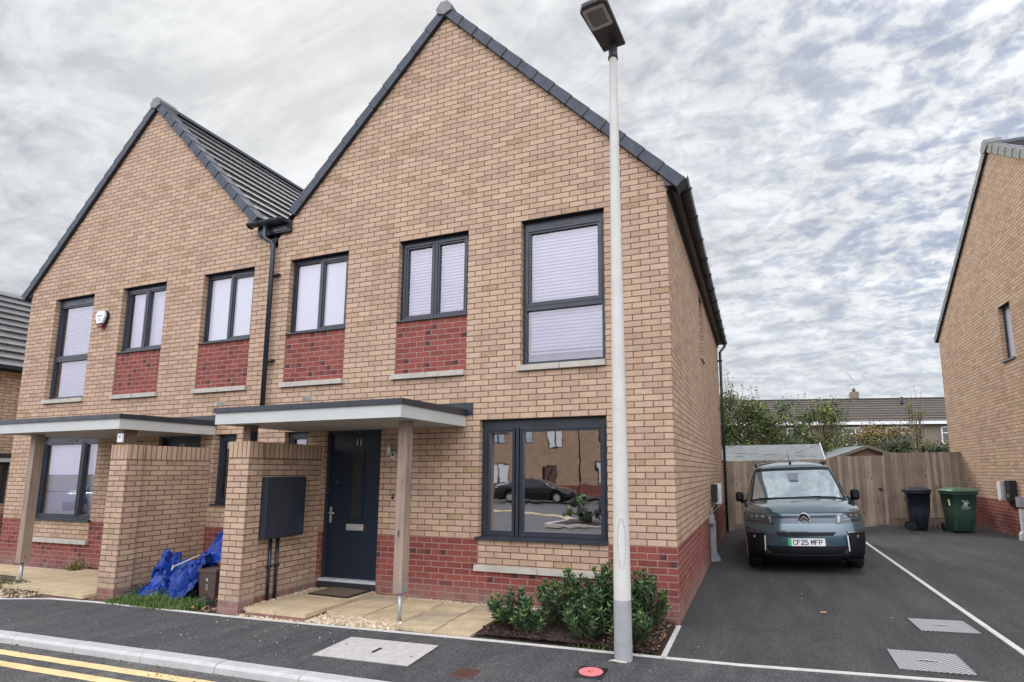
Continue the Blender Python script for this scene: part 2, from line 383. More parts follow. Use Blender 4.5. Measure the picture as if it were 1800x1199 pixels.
M['debris'] = leafmat('pale_crumb', (.45, .43, .38), (.60, .58, .52), (.75, .72, .66), .7)
def checker():
    m, nt, b = newmat('checker_plate'); t = NT(nt); o = t.obj()
    ps = t.nd('ShaderNodeSeparateXYZ'); t.L.new(o, ps.inputs[0])
    a = t.m('ABSOLUTE', t.m('SINE', t.m('MULTIPLY', t.m('ADD', ps.outputs[0], ps.outputs[1]), 78.0)))
    c = t.m('ABSOLUTE', t.m('SINE', t.m('MULTIPLY', t.m('SUBTRACT', ps.outputs[0], ps.outputs[1]), 78.0)))
    h = t.ramp(t.m('MULTIPLY', a, c), [(.30, 0.0), (.55, 1.0)])
    col = t.mix(h, (.16, .165, .17), (.66, .66, .65))
    t.L.new(col, b.inputs['Base Color']); b.inputs['Metallic'].default_value = .35; b.inputs['Roughness'].default_value = .5
    t.bump(b, h, .9, .004); return m
M['checker'] = checker()

# ------------------------------------------------------------ mesh helpers
class MB:
    def __init__(s): s.v = []; s.f = []; s.mi = []; s.sm = []; s.mats = []
    def mat(s, m):
        if m not in s.mats: s.mats.append(m)
        return s.mats.index(m)
    def face(s, pts, m, smooth=False):
        b = len(s.v); s.v += [Vector(p) for p in pts]; s.f.append(list(range(b, b+len(pts)))); s.mi.append(s.mat(m)); s.sm.append(smooth)
    def quad_out(s, pts, m, n):      # flips so that the face looks along n
        a, b_, c = Vector(pts[0]), Vector(pts[1]), Vector(pts[2])
        if (b_-a).cross(c-b_).dot(Vector(n)) < 0: pts = list(reversed(pts))
        s.face(pts, m)
    def box(s, x0, x1, y0, y1, z0, z1, m, skip=''):
        x0, x1 = sorted((x0, x1)); y0, y1 = sorted((y0, y1)); z0, z1 = sorted((z0, z1))
        P = lambda *a: a
        F = {'-z': [(x0,y0,z0),(x0,y1,z0),(x1,y1,z0),(x1,y0,z0)], '+z': [(x0,y0,z1),(x1,y0,z1),(x1,y1,z1),(x0,y1,z1)],
             '-y': [(x0,y0,z0),(x1,y0,z0),(x1,y0,z1),(x0,y0,z1)], '+y': [(x0,y1,z0),(x0,y1,z1),(x1,y1,z1),(x1,y1,z0)],
             '-x': [(x0,y0,z0),(x0,y0,z1),(x0,y1,z1),(x0,y1,z0)], '+x': [(x1,y0,z0),(x1,y1,z0),(x1,y1,z1),(x1,y0,z1)]}
        for k, p in F.items():
            if k not in skip: s.face(p, m)
    def obox(s, c, ax, ay, az, m):   # oriented box: centre + three half vectors
        c, ax, ay, az = map(Vector, (c, ax, ay, az))
        P = {(i, j, k): c+ax*i+ay*j+az*k for i in (-1, 1) for j in (-1, 1) for k in (-1, 1)}
        for q in (((-1,-1,-1),(-1,1,-1),(1,1,-1),(1,-1,-1)), ((-1,-1,1),(1,-1,1),(1,1,1),(-1,1,1)), ((-1,-1,-1),(1,-1,-1),(1,-1,1),(-1,-1,1)),
                  ((-1,1,-1),(-1,1,1),(1,1,1),(1,1,-1)), ((-1,-1,-1),(-1,-1,1),(-1,1,1),(-1,1,-1)), ((1,-1,-1),(1,1,-1),(1,1,1),(1,-1,1))):
            s.face([P[a] for a in q], m)
    def prism(s, poly, d, m, mcap=None):    # polygon (3D points) extruded by vector d
        d = Vector(d); A = [Vector(p) for p in poly]; B = [p+d for p in A]; n = len(A)
        nn = sum(((A[i]-A[0]).cross(A[(i+1) % n]-A[0]) for i in range(n)), Vector())
        if nn.dot(d) > 0: A.reverse(); B.reverse()
        s.face(A, mcap or m); s.face(list(reversed(B)), mcap or m)
        for i in range(n):
            j = (i+1) % n; s.face([A[j], A[i], B[i], B[j]], m)
    def tube(s, path, r, m, n=10, cap=True, smooth=True):
        path = [Vector(p) for p in path]; rs = r if isinstance(r, (list, tuple)) else [r]*len(path); rings = []
        up = Vector((0, 0, 1)); t0 = (path[1]-path[0]).normalized()
        a = t0.cross(up if abs(t0.dot(up)) < .9 else Vector((1, 0, 0))).normalized()
        for i, p in enumerate(path):
            t = (path[min(i+1, len(path)-1)]-path[max(i-1, 0)]).normalized()
            a = (a-t*a.dot(t)).normalized(); b_ = t.cross(a)
            rings.append([p+(a*math.cos(2*math.pi*k/n)+b_*math.sin(2*math.pi*k/n))*rs[i] for k in range(n)])
        base = len(s.v)
        for rg in rings: s.v += rg
        k_ = s.mat(m)
        for i in range(len(rings)-1):
            for k in range(n):
                a0 = base+i*n+k; a1 = base+i*n+(k+1) % n
                s.f.append([a0, a1, a1+n, a0+n]); s.mi.append(k_); s.sm.append(smooth)
        if cap:
            s.f.append([base+k for k in range(n)][::-1]); s.mi.append(k_); s.sm.append(False)
            s.f.append([base+(len(rings)-1)*n+k for k in range(n)]); s.mi.append(k_); s.sm.append(False)
    def grid(s, rows, m, smooth=True, flip=False):
        base = len(s.v); nc = len(rows[0])
        for r_ in rows: s.v += [Vector(p) for p in r_]
        for i in range(len(rows)-1):
            for j in range(nc-1):
                q = [base+i*nc+j, base+i*nc+j+1, base+(i+1)*nc+j+1, base+(i+1)*nc+j]
                if flip: q.reverse()
                s.f.append(q); s.mi.append(s.mat(m(i, j) if callable(m) else m)); s.sm.append(smooth)
    def build(s, name, parent=None, org=None, loc=None, bevel=0, shade=None):
        me = bpy.data.meshes.new(name)
        org = Vector(org) if org is not None else Vector((0, 0, 0))
        me.from_pydata([tuple(p-org) for p in s.v], [], s.f)
        for m in s.mats: me.materials.append(M[m])
        me.polygons.foreach_set('material_index', s.mi); me.polygons.foreach_set('use_smooth', s.sm)
        o = bpy.data.objects.new(name, me); S.collection.objects.link(o)
        if loc is not None: o.location = loc
        if parent is not None: o.parent = parent
        if bevel:
            bv = o.modifiers.new('bevel', 'BEVEL'); bv.width = bevel; bv.segments = 2; bv.limit_method = 'ANGLE'; bv.angle_limit = R(40)
        me.update(); return o

def tag(o, label=None, cat=None, group=None, kind=None):
    if label: o['label'] = label
    if cat: o['category'] = cat
    if group: o['group'] = group
    if kind: o['kind'] = kind
    return o
def thing(name, loc, label, cat, group=None, rz=0):
    o = bpy.data.objects.new(name, None); S.collection.objects.link(o); o.location = loc; o.rotation_euler = (0, 0, rz)
    o.empty_display_size = .2
    return tag(o, label, cat, group)
def merge(mb):   # weld a mesh builder's vertices so smooth shading works
    key = {}; nv = []; mp = []
    for p in mb.v:
        k = (round(p.x, 5), round(p.y, 5), round(p.z, 5))
        if k not in key: key[k] = len(nv); nv.append(p)
        mp.append(key[k])
    mb.v = nv; mb.f = [[mp[i] for i in f] for f in mb.f]; return mb
def text(name, body, size, loc, rot, mat, parent, ext=.002, sx=1.0, off=0.0):
    cu = bpy.data.curves.new(name, 'FONT'); cu.body = body; cu.size = size; cu.extrude = ext; cu.offset = off; cu.space_character = 1.0+off*30; cu.align_x = 'CENTER'; cu.align_y = 'CENTER'
    o = bpy.data.objects.new(name, cu); S.collection.objects.link(o)
    dg = bpy.context.evaluated_depsgraph_get(); me = bpy.data.meshes.new_from_object(o.evaluated_get(dg))
    bpy.data.objects.remove(o); me.materials.clear(); me.materials.append(M[mat])
    o = bpy.data.objects.new(name, me); S.collection.objects.link(o); o.location = loc; o.rotation_euler = rot; o.scale = (sx, 1, 1); o.parent = parent
    return o
# ============================================================ houses
EZ = 5.175; RT = .825; SL = 1.011; AD = 3.15; HW = 6.2215; DEP = 9.13
def house_front(sg, org, name, label, wins, side_win, can, door_no, extra_side=True):
    T = thing(name, org, label, 'house', 'semi-detached pair of brick houses')
    X = lambda d: sg*-d           # distance from the outer corner -> local x
    m = MB()
    # ---- front wall as cells round the openings
    ops = [(.7875, 2.475, .825, 2.325, 'w'), (.7875, 1.9125, 3.0, 4.95, 'w'), (2.7, 3.825, 3.75, 4.95, 'w'), (4.725, 5.85, 3.75, 4.95, 'w'),
           (4.0, 4.975, .06, 2.262, 'd'), (5.29, 5.735, 1.15, 2.25, 'w'), (2.7, 3.825, 3.0, 3.75, 'p'), (4.725, 5.85, 3.0, 3.75, 'p')]
    ds = sorted({0, HW} | {o[0] for o in ops} | {o[1] for o in ops})
    zs = sorted({-.15, RT, .51, EZ} | {o[2] for o in ops} | {o[3] for o in ops})
    for i in range(len(ds)-1):
        for j in range(len(zs)-1):
            d0, d1, z0, z1 = ds[i], ds[i+1], zs[j], zs[j+1]; dc, zc = (d0+d1)/2, (z0+z1)/2
            if any(o[0] < dc < o[1] and o[2] < zc < o[3] for o in ops): continue
            mat = 'red' if zc < RT and not (.7875 < dc < 2.475 and zc > .51) else 'buff'
            m.quad_out([(X(d0), 0, z0), (X(d1), 0, z0), (X(d1), 0, z1), (X(d0), 0, z1)], mat, (0, -1, 0))
    m.quad_out([(X(0), 0, EZ), (X(HW), 0, EZ), (X(HW), 0, EZ+SL*(2*AD-HW)), (X(AD), 0, EZ+SL*AD)], 'buff', (0, -1, 0))
    for d0, d1, z0, z1, k in ops:
        dep = .012 if k == 'p' else .13; c = ((d0+d1)/2, (z0+z1)/2)
        mm = 'buff'
        for dd in (d0, d1):
            nx = (X(c[0])-X(dd)); 
            if z0 < RT < z1:
                m.quad_out([(X(dd), 0, z0), (X(dd), dep, z0), (X(dd), dep, RT), (X(dd), 0, RT)], 'red', (nx, 0, 0))
                m.quad_out([(X(dd), 0, RT), (X(dd), dep, RT), (X(dd), dep, z1), (X(dd), 0, z1)], mm, (nx, 0, 0))
            else: m.quad_out([(X(dd), 0, z0), (X(dd), dep, z0), (X(dd), dep, z1), (X(dd), 0, z1)], mm, (nx, 0, 0))
        if k != 'p': m.quad_out([(X(d0), 0, z1), (X(d1), 0, z1), (X(d1), dep, z1), (X(d0), dep, z1)], 'frame_dk', (0, 0, -1))
        m.quad_out([(X(d0), 0, z0), (X(d1), 0, z0), (X(d1), dep, z0), (X(d0), dep, z0)], mm, (0, 0, 1))
        if k == 'p': m.quad_out([(X(d0), dep, z0), (X(d1), dep, z0), (X(d1), dep, z1), (X(d0), dep, z1)], 'red', (0, -1, 0))
    # ---- side wall with one narrow window, rear and party walls
    ys = [0, 3.85, 4.45, DEP]; zz = [-.15, RT, 3.75, 4.95, EZ]
    for i in range(3):
        for j in range(4):
            if i == 1 and j == 2: continue
            m.quad_out([(0, ys[i], zz[j]), (0, ys[i+1], zz[j]), (0, ys[i+1], zz[j+1]), (0, ys[i], zz[j+1])], 'red' if j == 0 else 'buff', (sg, 0, 0))
    for yy, ny in ((3.85, 1), (4.45, -1)): m.quad_out([(0, yy, 3.75), (-sg*.12, yy, 3.75), (-sg*.12, yy, 4.95), (0, yy, 4.95)], 'buff', (0, ny, 0))
    m.quad_out([(0, 3.85, 4.95), (0, 4.45, 4.95), (-sg*.12, 4.45, 4.95), (-sg*.12, 3.85, 4.95)], 'frame_dk', (0, 0, -1))
    m.quad_out([(X(0), DEP, -.15), (X(HW), DEP, -.15), (X(HW), DEP, EZ), (X(0), DEP, EZ)], 'buff', (0, 1, 0))
    m.quad_out([(X(0), DEP, EZ), (X(HW), DEP, EZ), (X(HW), DEP, EZ+SL*(2*AD-HW)), (X(AD), DEP, EZ+SL*AD)], 'buff', (0, 1, 0))
    m.quad_out([(X(6.19), .15, -.1), (X(6.19), DEP, -.1), (X(6.19), DEP, EZ), (X(6.19), .15, EZ)], 'room', (-sg, 0, 0))
    m.build('wall', T)
    # ---- inside: floors, ceiling and a back partition, so the rooms are dark but real
    r = MB()
    for z in (.02, 2.62, 5.12): r.box(X(.3), X(6.1), .16, DEP-.2, z, z+.08, 'room')
    r.box(X(.3), X(6.1), 4.4, 4.5, .1, 5.1, 'plaster'); r.box(X(2.9), X(3.0), .16, 4.4, .1, 2.62, 'plaster')
    r.build('interior', T)
    # ---- roof
    rf = MB(); ht = .10
    def slope(dE, dA, zE, zA, y0, y1):
        L = math.hypot(dE-dA, zE-zA); n = max(1, round(L/.33))
        for i in range(n):
            a, b_ = i/n, (i+1)/n
            da, db = dE+(dA-dE)*a, dE+(dA-dE)*b_; za, zb = zE+(zA-zE)*a, zE+(zA-zE)*b_
            nx = (1 if dA > dE else -1)*-.70; nz = .70; t = .045
            e0 = (da+nx*t, za+nz*t)
            rf.quad_out([(X(e0[0]), y0, e0[1]), (X(e0[0]), y1, e0[1]), (X(db), y1, zb), (X(db), y0, zb)], 'roof', (0, 0, 1))
            rf.quad_out([(X(da), y0, za), (X(da), y1, za), (X(e0[0]), y1, e0[1]), (X(e0[0]), y0, e0[1])], 'roof', (-sg*nx, 0, -.2))
    zA = EZ+SL*AD+ht
    slope(-.16, AD, EZ+ht-.16*SL, zA, 0, DEP+.1); slope(HW, AD, EZ+SL*(2*AD-HW)+ht, zA, 0, DEP+.1)
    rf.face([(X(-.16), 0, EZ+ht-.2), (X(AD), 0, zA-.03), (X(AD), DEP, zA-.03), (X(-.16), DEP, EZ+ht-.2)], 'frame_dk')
    ro = rf.build('roof', T)
    rd = MB()
    for k in range(20):
        y0 = .1+k*.455
        rd.prism([(X(AD-.13), y0, zA-.045), (X(AD-.07), y0, zA+.05), (X(AD+.07), y0, zA+.05), (X(AD+.13), y0, zA-.045)], (0, .45, 0), 'verge')
    rd.build('ridge_tile', T)
    # ---- stepped dry-verge caps
    for dE, dA, zE in ((-.14, AD, EZ-.14*SL), (HW-.42, AD, EZ+SL*(2*AD-HW+.42))):
        vg = MB(); zAp = EZ+SL*AD; L = math.hypot(dE-dA, zE-zAp); n = round(L/.335)
        u = Vector(((X(dA)-X(dE))/L, 0, (zAp-zE)/L)); nn = Vector((-u.z, 0, u.x)); nn = nn if nn.z > 0 else -nn
        for k in range(n):
            s0, s1 = L*k/n, L*(k+1)/n+.02; P0 = Vector((X(dE), 0, zE))
            for lo, hi, th, q0, q1, out in ((s0, s1, .0, -.055, .15, 0),):
                A = P0+u*lo-nn*.015; B = P0+u*hi-nn*.005
                pa = [A+Vector((0, -.066, 0)), B+Vector((0, -.055, 0)), B+nn*.128+Vector((0, -.055, 0)), A+nn*.144+Vector((0, -.066, 0))]
                pb = [p+Vector((0, .21, 0)) for p in pa]
                vg.quad_out(pa, 'verge', (0, -1, 0)); vg.quad_out([pa[3], pa[2], pb[2], pb[3]], 'verge', nn)
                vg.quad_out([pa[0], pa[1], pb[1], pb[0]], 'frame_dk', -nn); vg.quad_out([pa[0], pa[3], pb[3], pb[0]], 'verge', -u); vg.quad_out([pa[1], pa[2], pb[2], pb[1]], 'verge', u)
        vg.build('verge_cap', T)
    ac = MB(); zz_ = EZ+SL*AD
    ac.prism([(X(AD-.12), -.08, zz_+.03), (X(AD-.135), -.08, zz_+.10), (X(AD-.055), -.08, zz_+.195), (X(AD+.055), -.08, zz_+.195), (X(AD+.135), -.08, zz_+.10), (X(AD+.12), -.08, zz_+.03), (X(AD), -.08, zz_-.02)], (0, .34, 0), 'verge_pale')
    ac.build('ridge_end_cap', T, bevel=.006)
    # ---- eaves: fascia, soffit, gutter
    e = MB()
    e.box(X(-.03), X(0)-.0*sg, .0, DEP, EZ-.13, EZ+.04, 'frame_dk'); e.box(X(-.13), X(-.031), .02, DEP, EZ-.06, EZ+.03, 'frame')
    e.box(X(-.11), X(.02), -.03, .0, EZ-.10, EZ-.01, 'frame')
    e.build('fascia', T)
    g = MB(); rows = []
    for yy in (-.02, DEP+.12):
        rows.append([(X(-.20)+.06*math.cos(a), yy, EZ-.0+.06*math.sin(a)) for a in [math.pi+math.pi*k/8 for k in range(9)]])
    g.grid(rows, 'gutter'); g.grid([[(p[0]*1.0, p[1], p[2]+.006) for p in r_] for r_ in rows], 'gutter', flip=True)
    for k in range(12):
        yy = .3+k*.8; g.tube([(X(-.20)+.066*math.cos(a), yy, EZ+.066*math.sin(a)) for a in [math.pi+math.pi*i/8 for i in range(9)]], .012, 'gutter', 6)
    g.build('gutter', T)
    if sg > 0:
        dp = MB(); dp.tube([(X(-.20), DEP-.12, EZ-.05), (X(-.20), DEP-.12, EZ-.14), (X(-.075), DEP-.25, EZ-.32), (X(-.075), DEP-.25, .10)], .036, 'gutter', 12)
        for z in (.55, 1.9, 3.3, 4.6): dp.box(X(-.13), X(0), DEP-.30, DEP-.20, z, z+.04, 'gutter')
        dp.build('downpipe', T)
    # ---- windows
    def bars(mb, d0, d1, z0, z1, w, y0, y1, mat='frame'):
        mb.box(X(d0), X(d1), y0, y1, z0, z0+w, mat); mb.box(X(d0), X(d1), y0, y1, z1-w, z1, mat)
        mb.box(X(d0), X(d0+w), y0, y1, z0+w, z1-w, mat); mb.box(X(d1-w), X(d1), y0, y1, z0+w, z1-w, mat)
    def sash(mb, d0, d1, z0, z1, y=.066):
        bars(mb, d0, d1, z0, z1, .030, y, y+.05); bars(mb, d0+.0301, d1-.0301, z0+.0301, z1-.0301, .026, y+.012, y+.05)
    def window(d0, d1, z0, z1, kind, back, glass='glass', vent=None, sill=True):
        fr = MB(); e_ = .002; a, b_, lo, hi = d0+e_, d1-e_, z0+e_, z1-e_
        bars(fr, a, b_, lo, hi, .055, .078, .128); panes = []
        hz = .06 if vent else 0
        if hz: fr.box(X(a+.055), X(b_-.055), .078, .128, hi-.055-hz, hi-.055, 'frame')
        A, B, LO, HI = a+.045, b_-.045, lo+.045, hi-.045-hz
        if kind == 'big':
            t = 3.78; sash(fr, A, B, t+.01, HI); fr.box(X(A), X(B), .072, .128, t-.045, t+.01, 'frame')
            panes = [(A+.05, B-.05, t+.06, HI-.05), (A+.008, B-.008, LO+.008, t-.045)]
        elif kind in ('pair', 'fixpair'):
            c = (A+B)/2
            if kind == 'pair' or sg < 0: sash(fr, c+.006, B, LO, HI)
            else: bars(fr, c+.006, B, LO, HI, .022, .078, .125)
            if kind == 'pair' or sg > 0: sash(fr, A, c-.006, LO, HI)
            else: bars(fr, A, c-.006, LO, HI, .022, .078, .125)
            fr.box(X(c-.03), X(c+.03), .074, .128, LO, HI, 'frame')
            panes = [(A+.03, c-.03, LO+.03, HI-.03), (c+.03, B-.03, LO+.03, HI-.03)]
        elif kind == 'ground':
            c = 1.975 ; fr.box(X(c-.035), X(c+.035), .066, .128, LO, HI, 'frame')
            sash(fr, A, c-.02, LO, HI); sash(fr, c+.02, B, LO, HI)
            panes = [(A+.05, c-.07, LO+.05, HI-.05), (c+.07, B-.05, LO+.05, HI-.05)]
        else:
            sash(fr, A, B, LO, HI); panes = [(A+.05, B-.05, LO+.05, HI-.05)]
        w = fr.build('window', T, bevel=.004)
        if vent:
            v = MB(); c = (d0+d1)/2; v.box(X(c-.13), X(c+.13), .068, .078, hi-.055-hz+.012, hi-.055-.016, 'frame'); v.box(X(c-.115), X(c+.115), .0655, .068, hi-.055-hz+.018, hi-.055-.022, 'blackplastic'); v.build('trickle_vent', w)
        p = MB()
        for q in panes: p.quad_out([(X(q[0]), .108, q[2]), (X(q[1]), .108, q[2]), (X(q[1]), .108, q[3]), (X(q[0]), .108, q[3])], 'frost' if back == 'frost' else glass, (0, -1, 0))
        p.build('pane', w)
        if back == 'blind':
            b = MB(); z = z1-.10; k = 0; low = z0+.04 + (.16 if kind == 'big' and sg > 0 else 0)
            while z > low:
                t = .017; b.obox((X((d0+d1)/2), .185, z), ((d1-d0)/2-.07, 0, 0), (0, .0115, .0228), (0, .0010, -.0005), 'blind'); z -= .046
            b.box(X(d0+.07), X(d1-.07), .17, .20, low-.03, low-.005, 'blind')
            for dd in (.25, .5, .75):
                q = d0+(d1-d0)*dd; b.box(X(q-.004), X(q+.004), .168, .170, low-.01, z1-.1, 'blind')
            if kind == 'big' and sg > 0: b.box(X(d0+.06), X(d1-.06), .23, .24, z0, low, 'plaster')
            b.build('blind', w)
        elif back == 'net':
            b = MB(); n = 60; rows = []
            for zq in (z0+.03, z1-.05): rows.append([(X(d0+.06+(d1-d0-.12)*i/n), .19+.006*math.sin(i*1.9), zq) for i in range(n+1)])
            b.grid(rows, 'blind'); b.build('net_curtain', w)
        if sill:
            s_ = MB(); s_.box(X(d0), X(d1), -.018, .10, z0-.0, z0+.022, 'frame') if kind != 'ground' else s_.box(X(d0-.0), X(d1+.03), -.045, .10, z0-.005, z0+.030, 'frame')
            s_.build('window_sill', w, bevel=.004)
        return w
    for a in wins: window(*a)
    # ---- cast stone strips under the windows
    for d0, d1, z1 in ((.80, 2.51, .51), (.79, 1.945, 3.0), (2.715, 3.858, 3.0), (4.713, 5.875, 3.0)):
        s_ = MB(); c = (d0+d1)/2
        s_.box(X(d0), X(c-.004), -.050, .02, z1-.068, z1+.002, 'stone'); s_.box(X(c+.004), X(d1), -.048, .02, z1-.068, z1+.002, 'stone')
        s_.build('stone_sill', T, bevel=.006)
    # side window
    sw = MB()
    for a, b_, c, d in ((3.85, 4.45, 3.75, 3.80), (3.85, 4.45, 4.90, 4.95), (3.85, 3.90, 3.80, 4.90), (4.40, 4.45, 3.80, 4.90)):
        sw.box(-sg*.08, -sg*.12, a, b_, c, d, 'frame')
    sw = sw.build('window', T); p = MB(); p.quad_out([(-sg*.10, 3.9, 3.8), (-sg*.10, 4.4, 3.8), (-sg*.10, 4.4, 4.9), (-sg*.10, 3.9, 4.9)], 'frost', (sg, 0, 0)); p.build('pane', sw)
    p = MB(); p.box(sg*.035, -sg*.08, 3.84, 4.46, 3.715, 3.75, 'stone'); p.build('window_sill', sw)
    # ---- door
    d = MB(); bars(d, 4.003, 4.972, .14, 2.259, .045, .05, .115)
    d.box(X(4.049), X(4.926), .085, .125, .20, 2.213, 'door')
    for z0, z1 in ((1.0, 1.97),): bars(d, 4.335, 4.565, z0, z1, .035, .075, .09, 'door')
    dr = d.build('door', T, bevel=.005)
    q = MB(); q.box(X(4.37), X(4.53), .080, .084, 1.035, 1.935, 'door_glass'); q.build('pane', dr)
    q = MB(); q.box(X(4.30), X(4.59), .068, .084, .855, .94, 'steel'); q.box(X(4.32), X(4.57), .064, .068, .868, .927, 'steel'); q.build('letter_plate', dr, bevel=.003)
    q = MB(); q.box(X(4.86), X(4.89), .07, .084, .95, 1.17, 'steel'); q.tube([(X(4.875), .078, 1.09), (X(4.875), .03, 1.09), (X(4.77), .03, 1.085)], .009, 'steel', 8); q.build('door_handle', dr)
    q = MB(); q.box(X(4.0), X(4.975), -.004, .13, .165, .198, 'mark'); q.box(X(4.0), X(4.975), -.02, .13, .06, .164, 'frame_dk'); q.build('threshold', dr)
    for k, ch in enumerate(door_no): text('door_digit', ch, .135, (X(4.44)+(k-.5)*.062, .082, 2.075), (R(90), 0, 0), 'digit', dr, .003)
    if sg > 0:
        q = MB(); q.tube([(X(4.79), .084, 1.52), (X(4.79), .078, 1.52)], .007, 'steel', 8); q.build('spyhole', dr)
    # ---- canopy on its post
    c0, c1 = can; yF = -1.40; zb, zt = 2.245, 2.385
    c = MB(); dk = MB()
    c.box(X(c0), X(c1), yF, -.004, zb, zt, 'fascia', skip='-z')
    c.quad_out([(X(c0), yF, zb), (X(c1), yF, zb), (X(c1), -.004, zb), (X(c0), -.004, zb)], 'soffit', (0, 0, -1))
    co = c.build('canopy', T, bevel=.004)
    dk.prism([(X(c0-.02), yF-.022, zt+.001), (X(c0-.02), yF-.022, zt+.062), (X(c0-.02), -.004, zt+.085), (X(c0-.02), -.004, zt+.001)], (X(c1+.02)-X(c0-.02), 0, 0), 'frame')
    dk.box(X(c0-.10), X(c1+.02), -.022, .004, 2.398, 2.558, 'frame')
    dk.build('canopy_roof', co, bevel=.004)
    for i in range(6):
        bt = MB(); bt.tube([(X(c0+.2+i*(c1-c0-.4)/5), yF-.023, zt+.03), (X(c0+.2+i*(c1-c0-.4)/5), yF-.026, zt+.03)], .008, 'gutter', 8); bt.build('fixing_screw', co)
    po = MB(); pd, py = 2.93, (-.95 if sg > 0 else -1.09)
    po.box(X(pd-.058), X(pd+.058), py-.058, py+.058, .335, zb-.002, 'post')
    pob = po.build('canopy_post', T, bevel=.006)
    st = MB(); st.tube([(X(pd), py, .335), (X(pd), py, -.06)], .021, 'galv', 12); st.build('steel_foot', pob)
    st = MB(); st.box(X(pd-.0585), X(pd-.063), py-.045, py+.045, .34, .46, 'galv'); st.build('bracket', pob)
    # short dark post between the screen wall and the canopy
    po = MB(); po.box(X(5.04), X(5.155), -1.20, -1.085, 2.046, zb-.002, 'post_dark'); pb = po.build('short_post', T)
    st = MB(); st.box(X(5.036), X(5.039), -1.19, -1.095, 2.046, 2.17, 'frame_dk'); st.build('bracket', pb)
    # air bricks
    for dd, zz0, mt in ((2.92, .22, 'red'), (5.35, 2.715, 'stone')):
        q = MB(); q.box(X(dd-.105), X(dd+.105), -.006, .01, zz0, zz0+.062, mt)
        for i in range(3): q.box(X(dd-.09), X(dd+.09), -.0075, -.006, zz0+.011+i*.018, zz0+.018+i*.018, 'frame_dk')
        q.build('air_brick', T)
    return T, X

H11, X11 = house_front(1, (0, 0, 0), 'brick_house', 'tall gabled house of buff brick behind the lamp post, navy door numbered 11', [
    (.7875, 2.475, .825, 2.325, 'ground', None, 'glass_big', True), (.7875, 1.9125, 3.0, 4.95, 'big', 'blind', 'glass', True, False),
    (2.7, 3.825, 3.75, 4.95, 'pair', 'blind', 'glass', None), (4.725, 5.85, 3.75, 4.95, 'fixpair', 'frost', 'glass', None),
    (5.29, 5.735, 1.15, 2.25, 'one', None, 'glass', None)], True, (2.68, 5.40), '11')
H10, X10 = house_front(-1, (-12.443, 0, 0), 'brick_house', 'gabled buff brick house with white alarm box and the blue tarp by its porch', [
    (.7875, 2.475, .825, 2.325, 'ground', 'net', 'glass', True), (.7875, 1.9125, 3.0, 4.95, 'big', 'blind', 'glass', True, False),
    (2.7, 3.825, 3.75, 4.95, 'pair', 'net', 'glass', None), (4.725, 5.85, 3.75, 4.95, 'fixpair', 'frost', 'glass', None),
    (5.29, 5.735, 1.15, 2.25, 'one', None, 'glass', None)], True, (2.35, 5.28), '10')

# valley box gutter and rainwater pipe between the two gables (belongs to no. 11)
def valley():
    g = MB(); x0, x1 = -6.52, -5.86
    g.box(x0, x1, -.055, -.006, 5.42, 5.60, 'frame'); g.box(x0+.02, x1-.03, -.068, -.056, 5.44, 5.56, 'gutter')
    gm = g.build('valley_box', H11, bevel=.005)
    g = MB(); rows = []
    for x in (-6.63, -5.88): rows.append([(x, -.135+.06*math.cos(a), 5.60+.06*math.sin(a)) for a in [math.pi+math.pi*k/8 for k in range(9)]])
    g.grid(rows, 'gutter'); g.grid([[(p[0], p[1], p[2]+.005) for p in r] for r in rows], 'gutter', flip=True)
    for x in (-6.63, -5.88): g.face([(x, -.135+.06*math.cos(a), 5.60+.06*math.sin(a)) for a in [math.pi+math.pi*k/8 for k in range(9)]], 'gutter')
    for x in (-6.6, -6.4, -6.2, -5.98): g.tube([(x, -.135+.066*math.cos(a), 5.60+.066*math.sin(a)) for a in [math.pi+math.pi*k/8 for k in range(9)]], .012, 'gutter', 6)
    g.build('gutter', gm)
    g = MB()
    g.box(-6.42, -5.99, -.05, .3, 5.60, 5.63, 'frame'); g.build('lead_tray', gm)
    g = MB(); g.tube([(-6.285, -.125, 5.56), (-6.285, -.125, 5.36), (-6.27, -.12, 5.32), (-6.17, -.085, 5.26), (-6.15, -.075, 5.21), (-6.14, -.075, 2.47)], .036, 'gutter', 12)
    for z in (4.72, 3.35): g.box(-6.20, -6.03, -.075, -.0, z, z+.028, 'gutter')
    g.build('downpipe', H11)
valley()
# gap infill between the roofs (lead valley)
vv = MB(); vv.box(-6.30, -6.13, .0, DEP, 5.2, 5.37, 'frame_dk'); vv.build('valley_lining', H11)

# ---- porch screen walls with their piers
def screen_wall(sg, org, label, extra=None):
    T = thing('brick_screen_wall', (org[0], org[1], .14), label, 'wall', 'screen walls beside the porches')
    X = lambda d: sg*-d; H = 1.9-.2111
    a, b_ = 5.01, 5.225; pa, pb = 4.955, 5.285; y0, y1, y2 = -1.265, -1.05, -.002
    m = MB()
    m.box(X(a), X(b_), y1, y2, -.3, 0, 'red'); m.box(X(pa), X(pb), y0, y1, -.3, 0, 'red')
    m.box(X(a), X(b_), y1, y2, 0.0, H, 'buff_pier'); m.box(X(pa), X(pb), y0, y1, 0.0, H, 'buff_pier'); m.build('wall_body', T)
    m = MB(); m.box(X(a-.002), X(b_+.002), y1, y2, H, 1.9, 'soldier'); m.box(X(pa-.002), X(pb+.002), y0-.002, y1, H, 1.9, 'soldier'); m.build('coping', T)
    return T
M['soldier'] = brick('soldier_brick', 'soldier', bh=.0735, bl=.2111)
screen_wall(1, (0, 0), 'buff brick porch wall carrying the dark meter cabinet')
screen_wall(-1, (-12.443, 0), 'buff brick porch wall with weeds and the blue tarp at its foot')

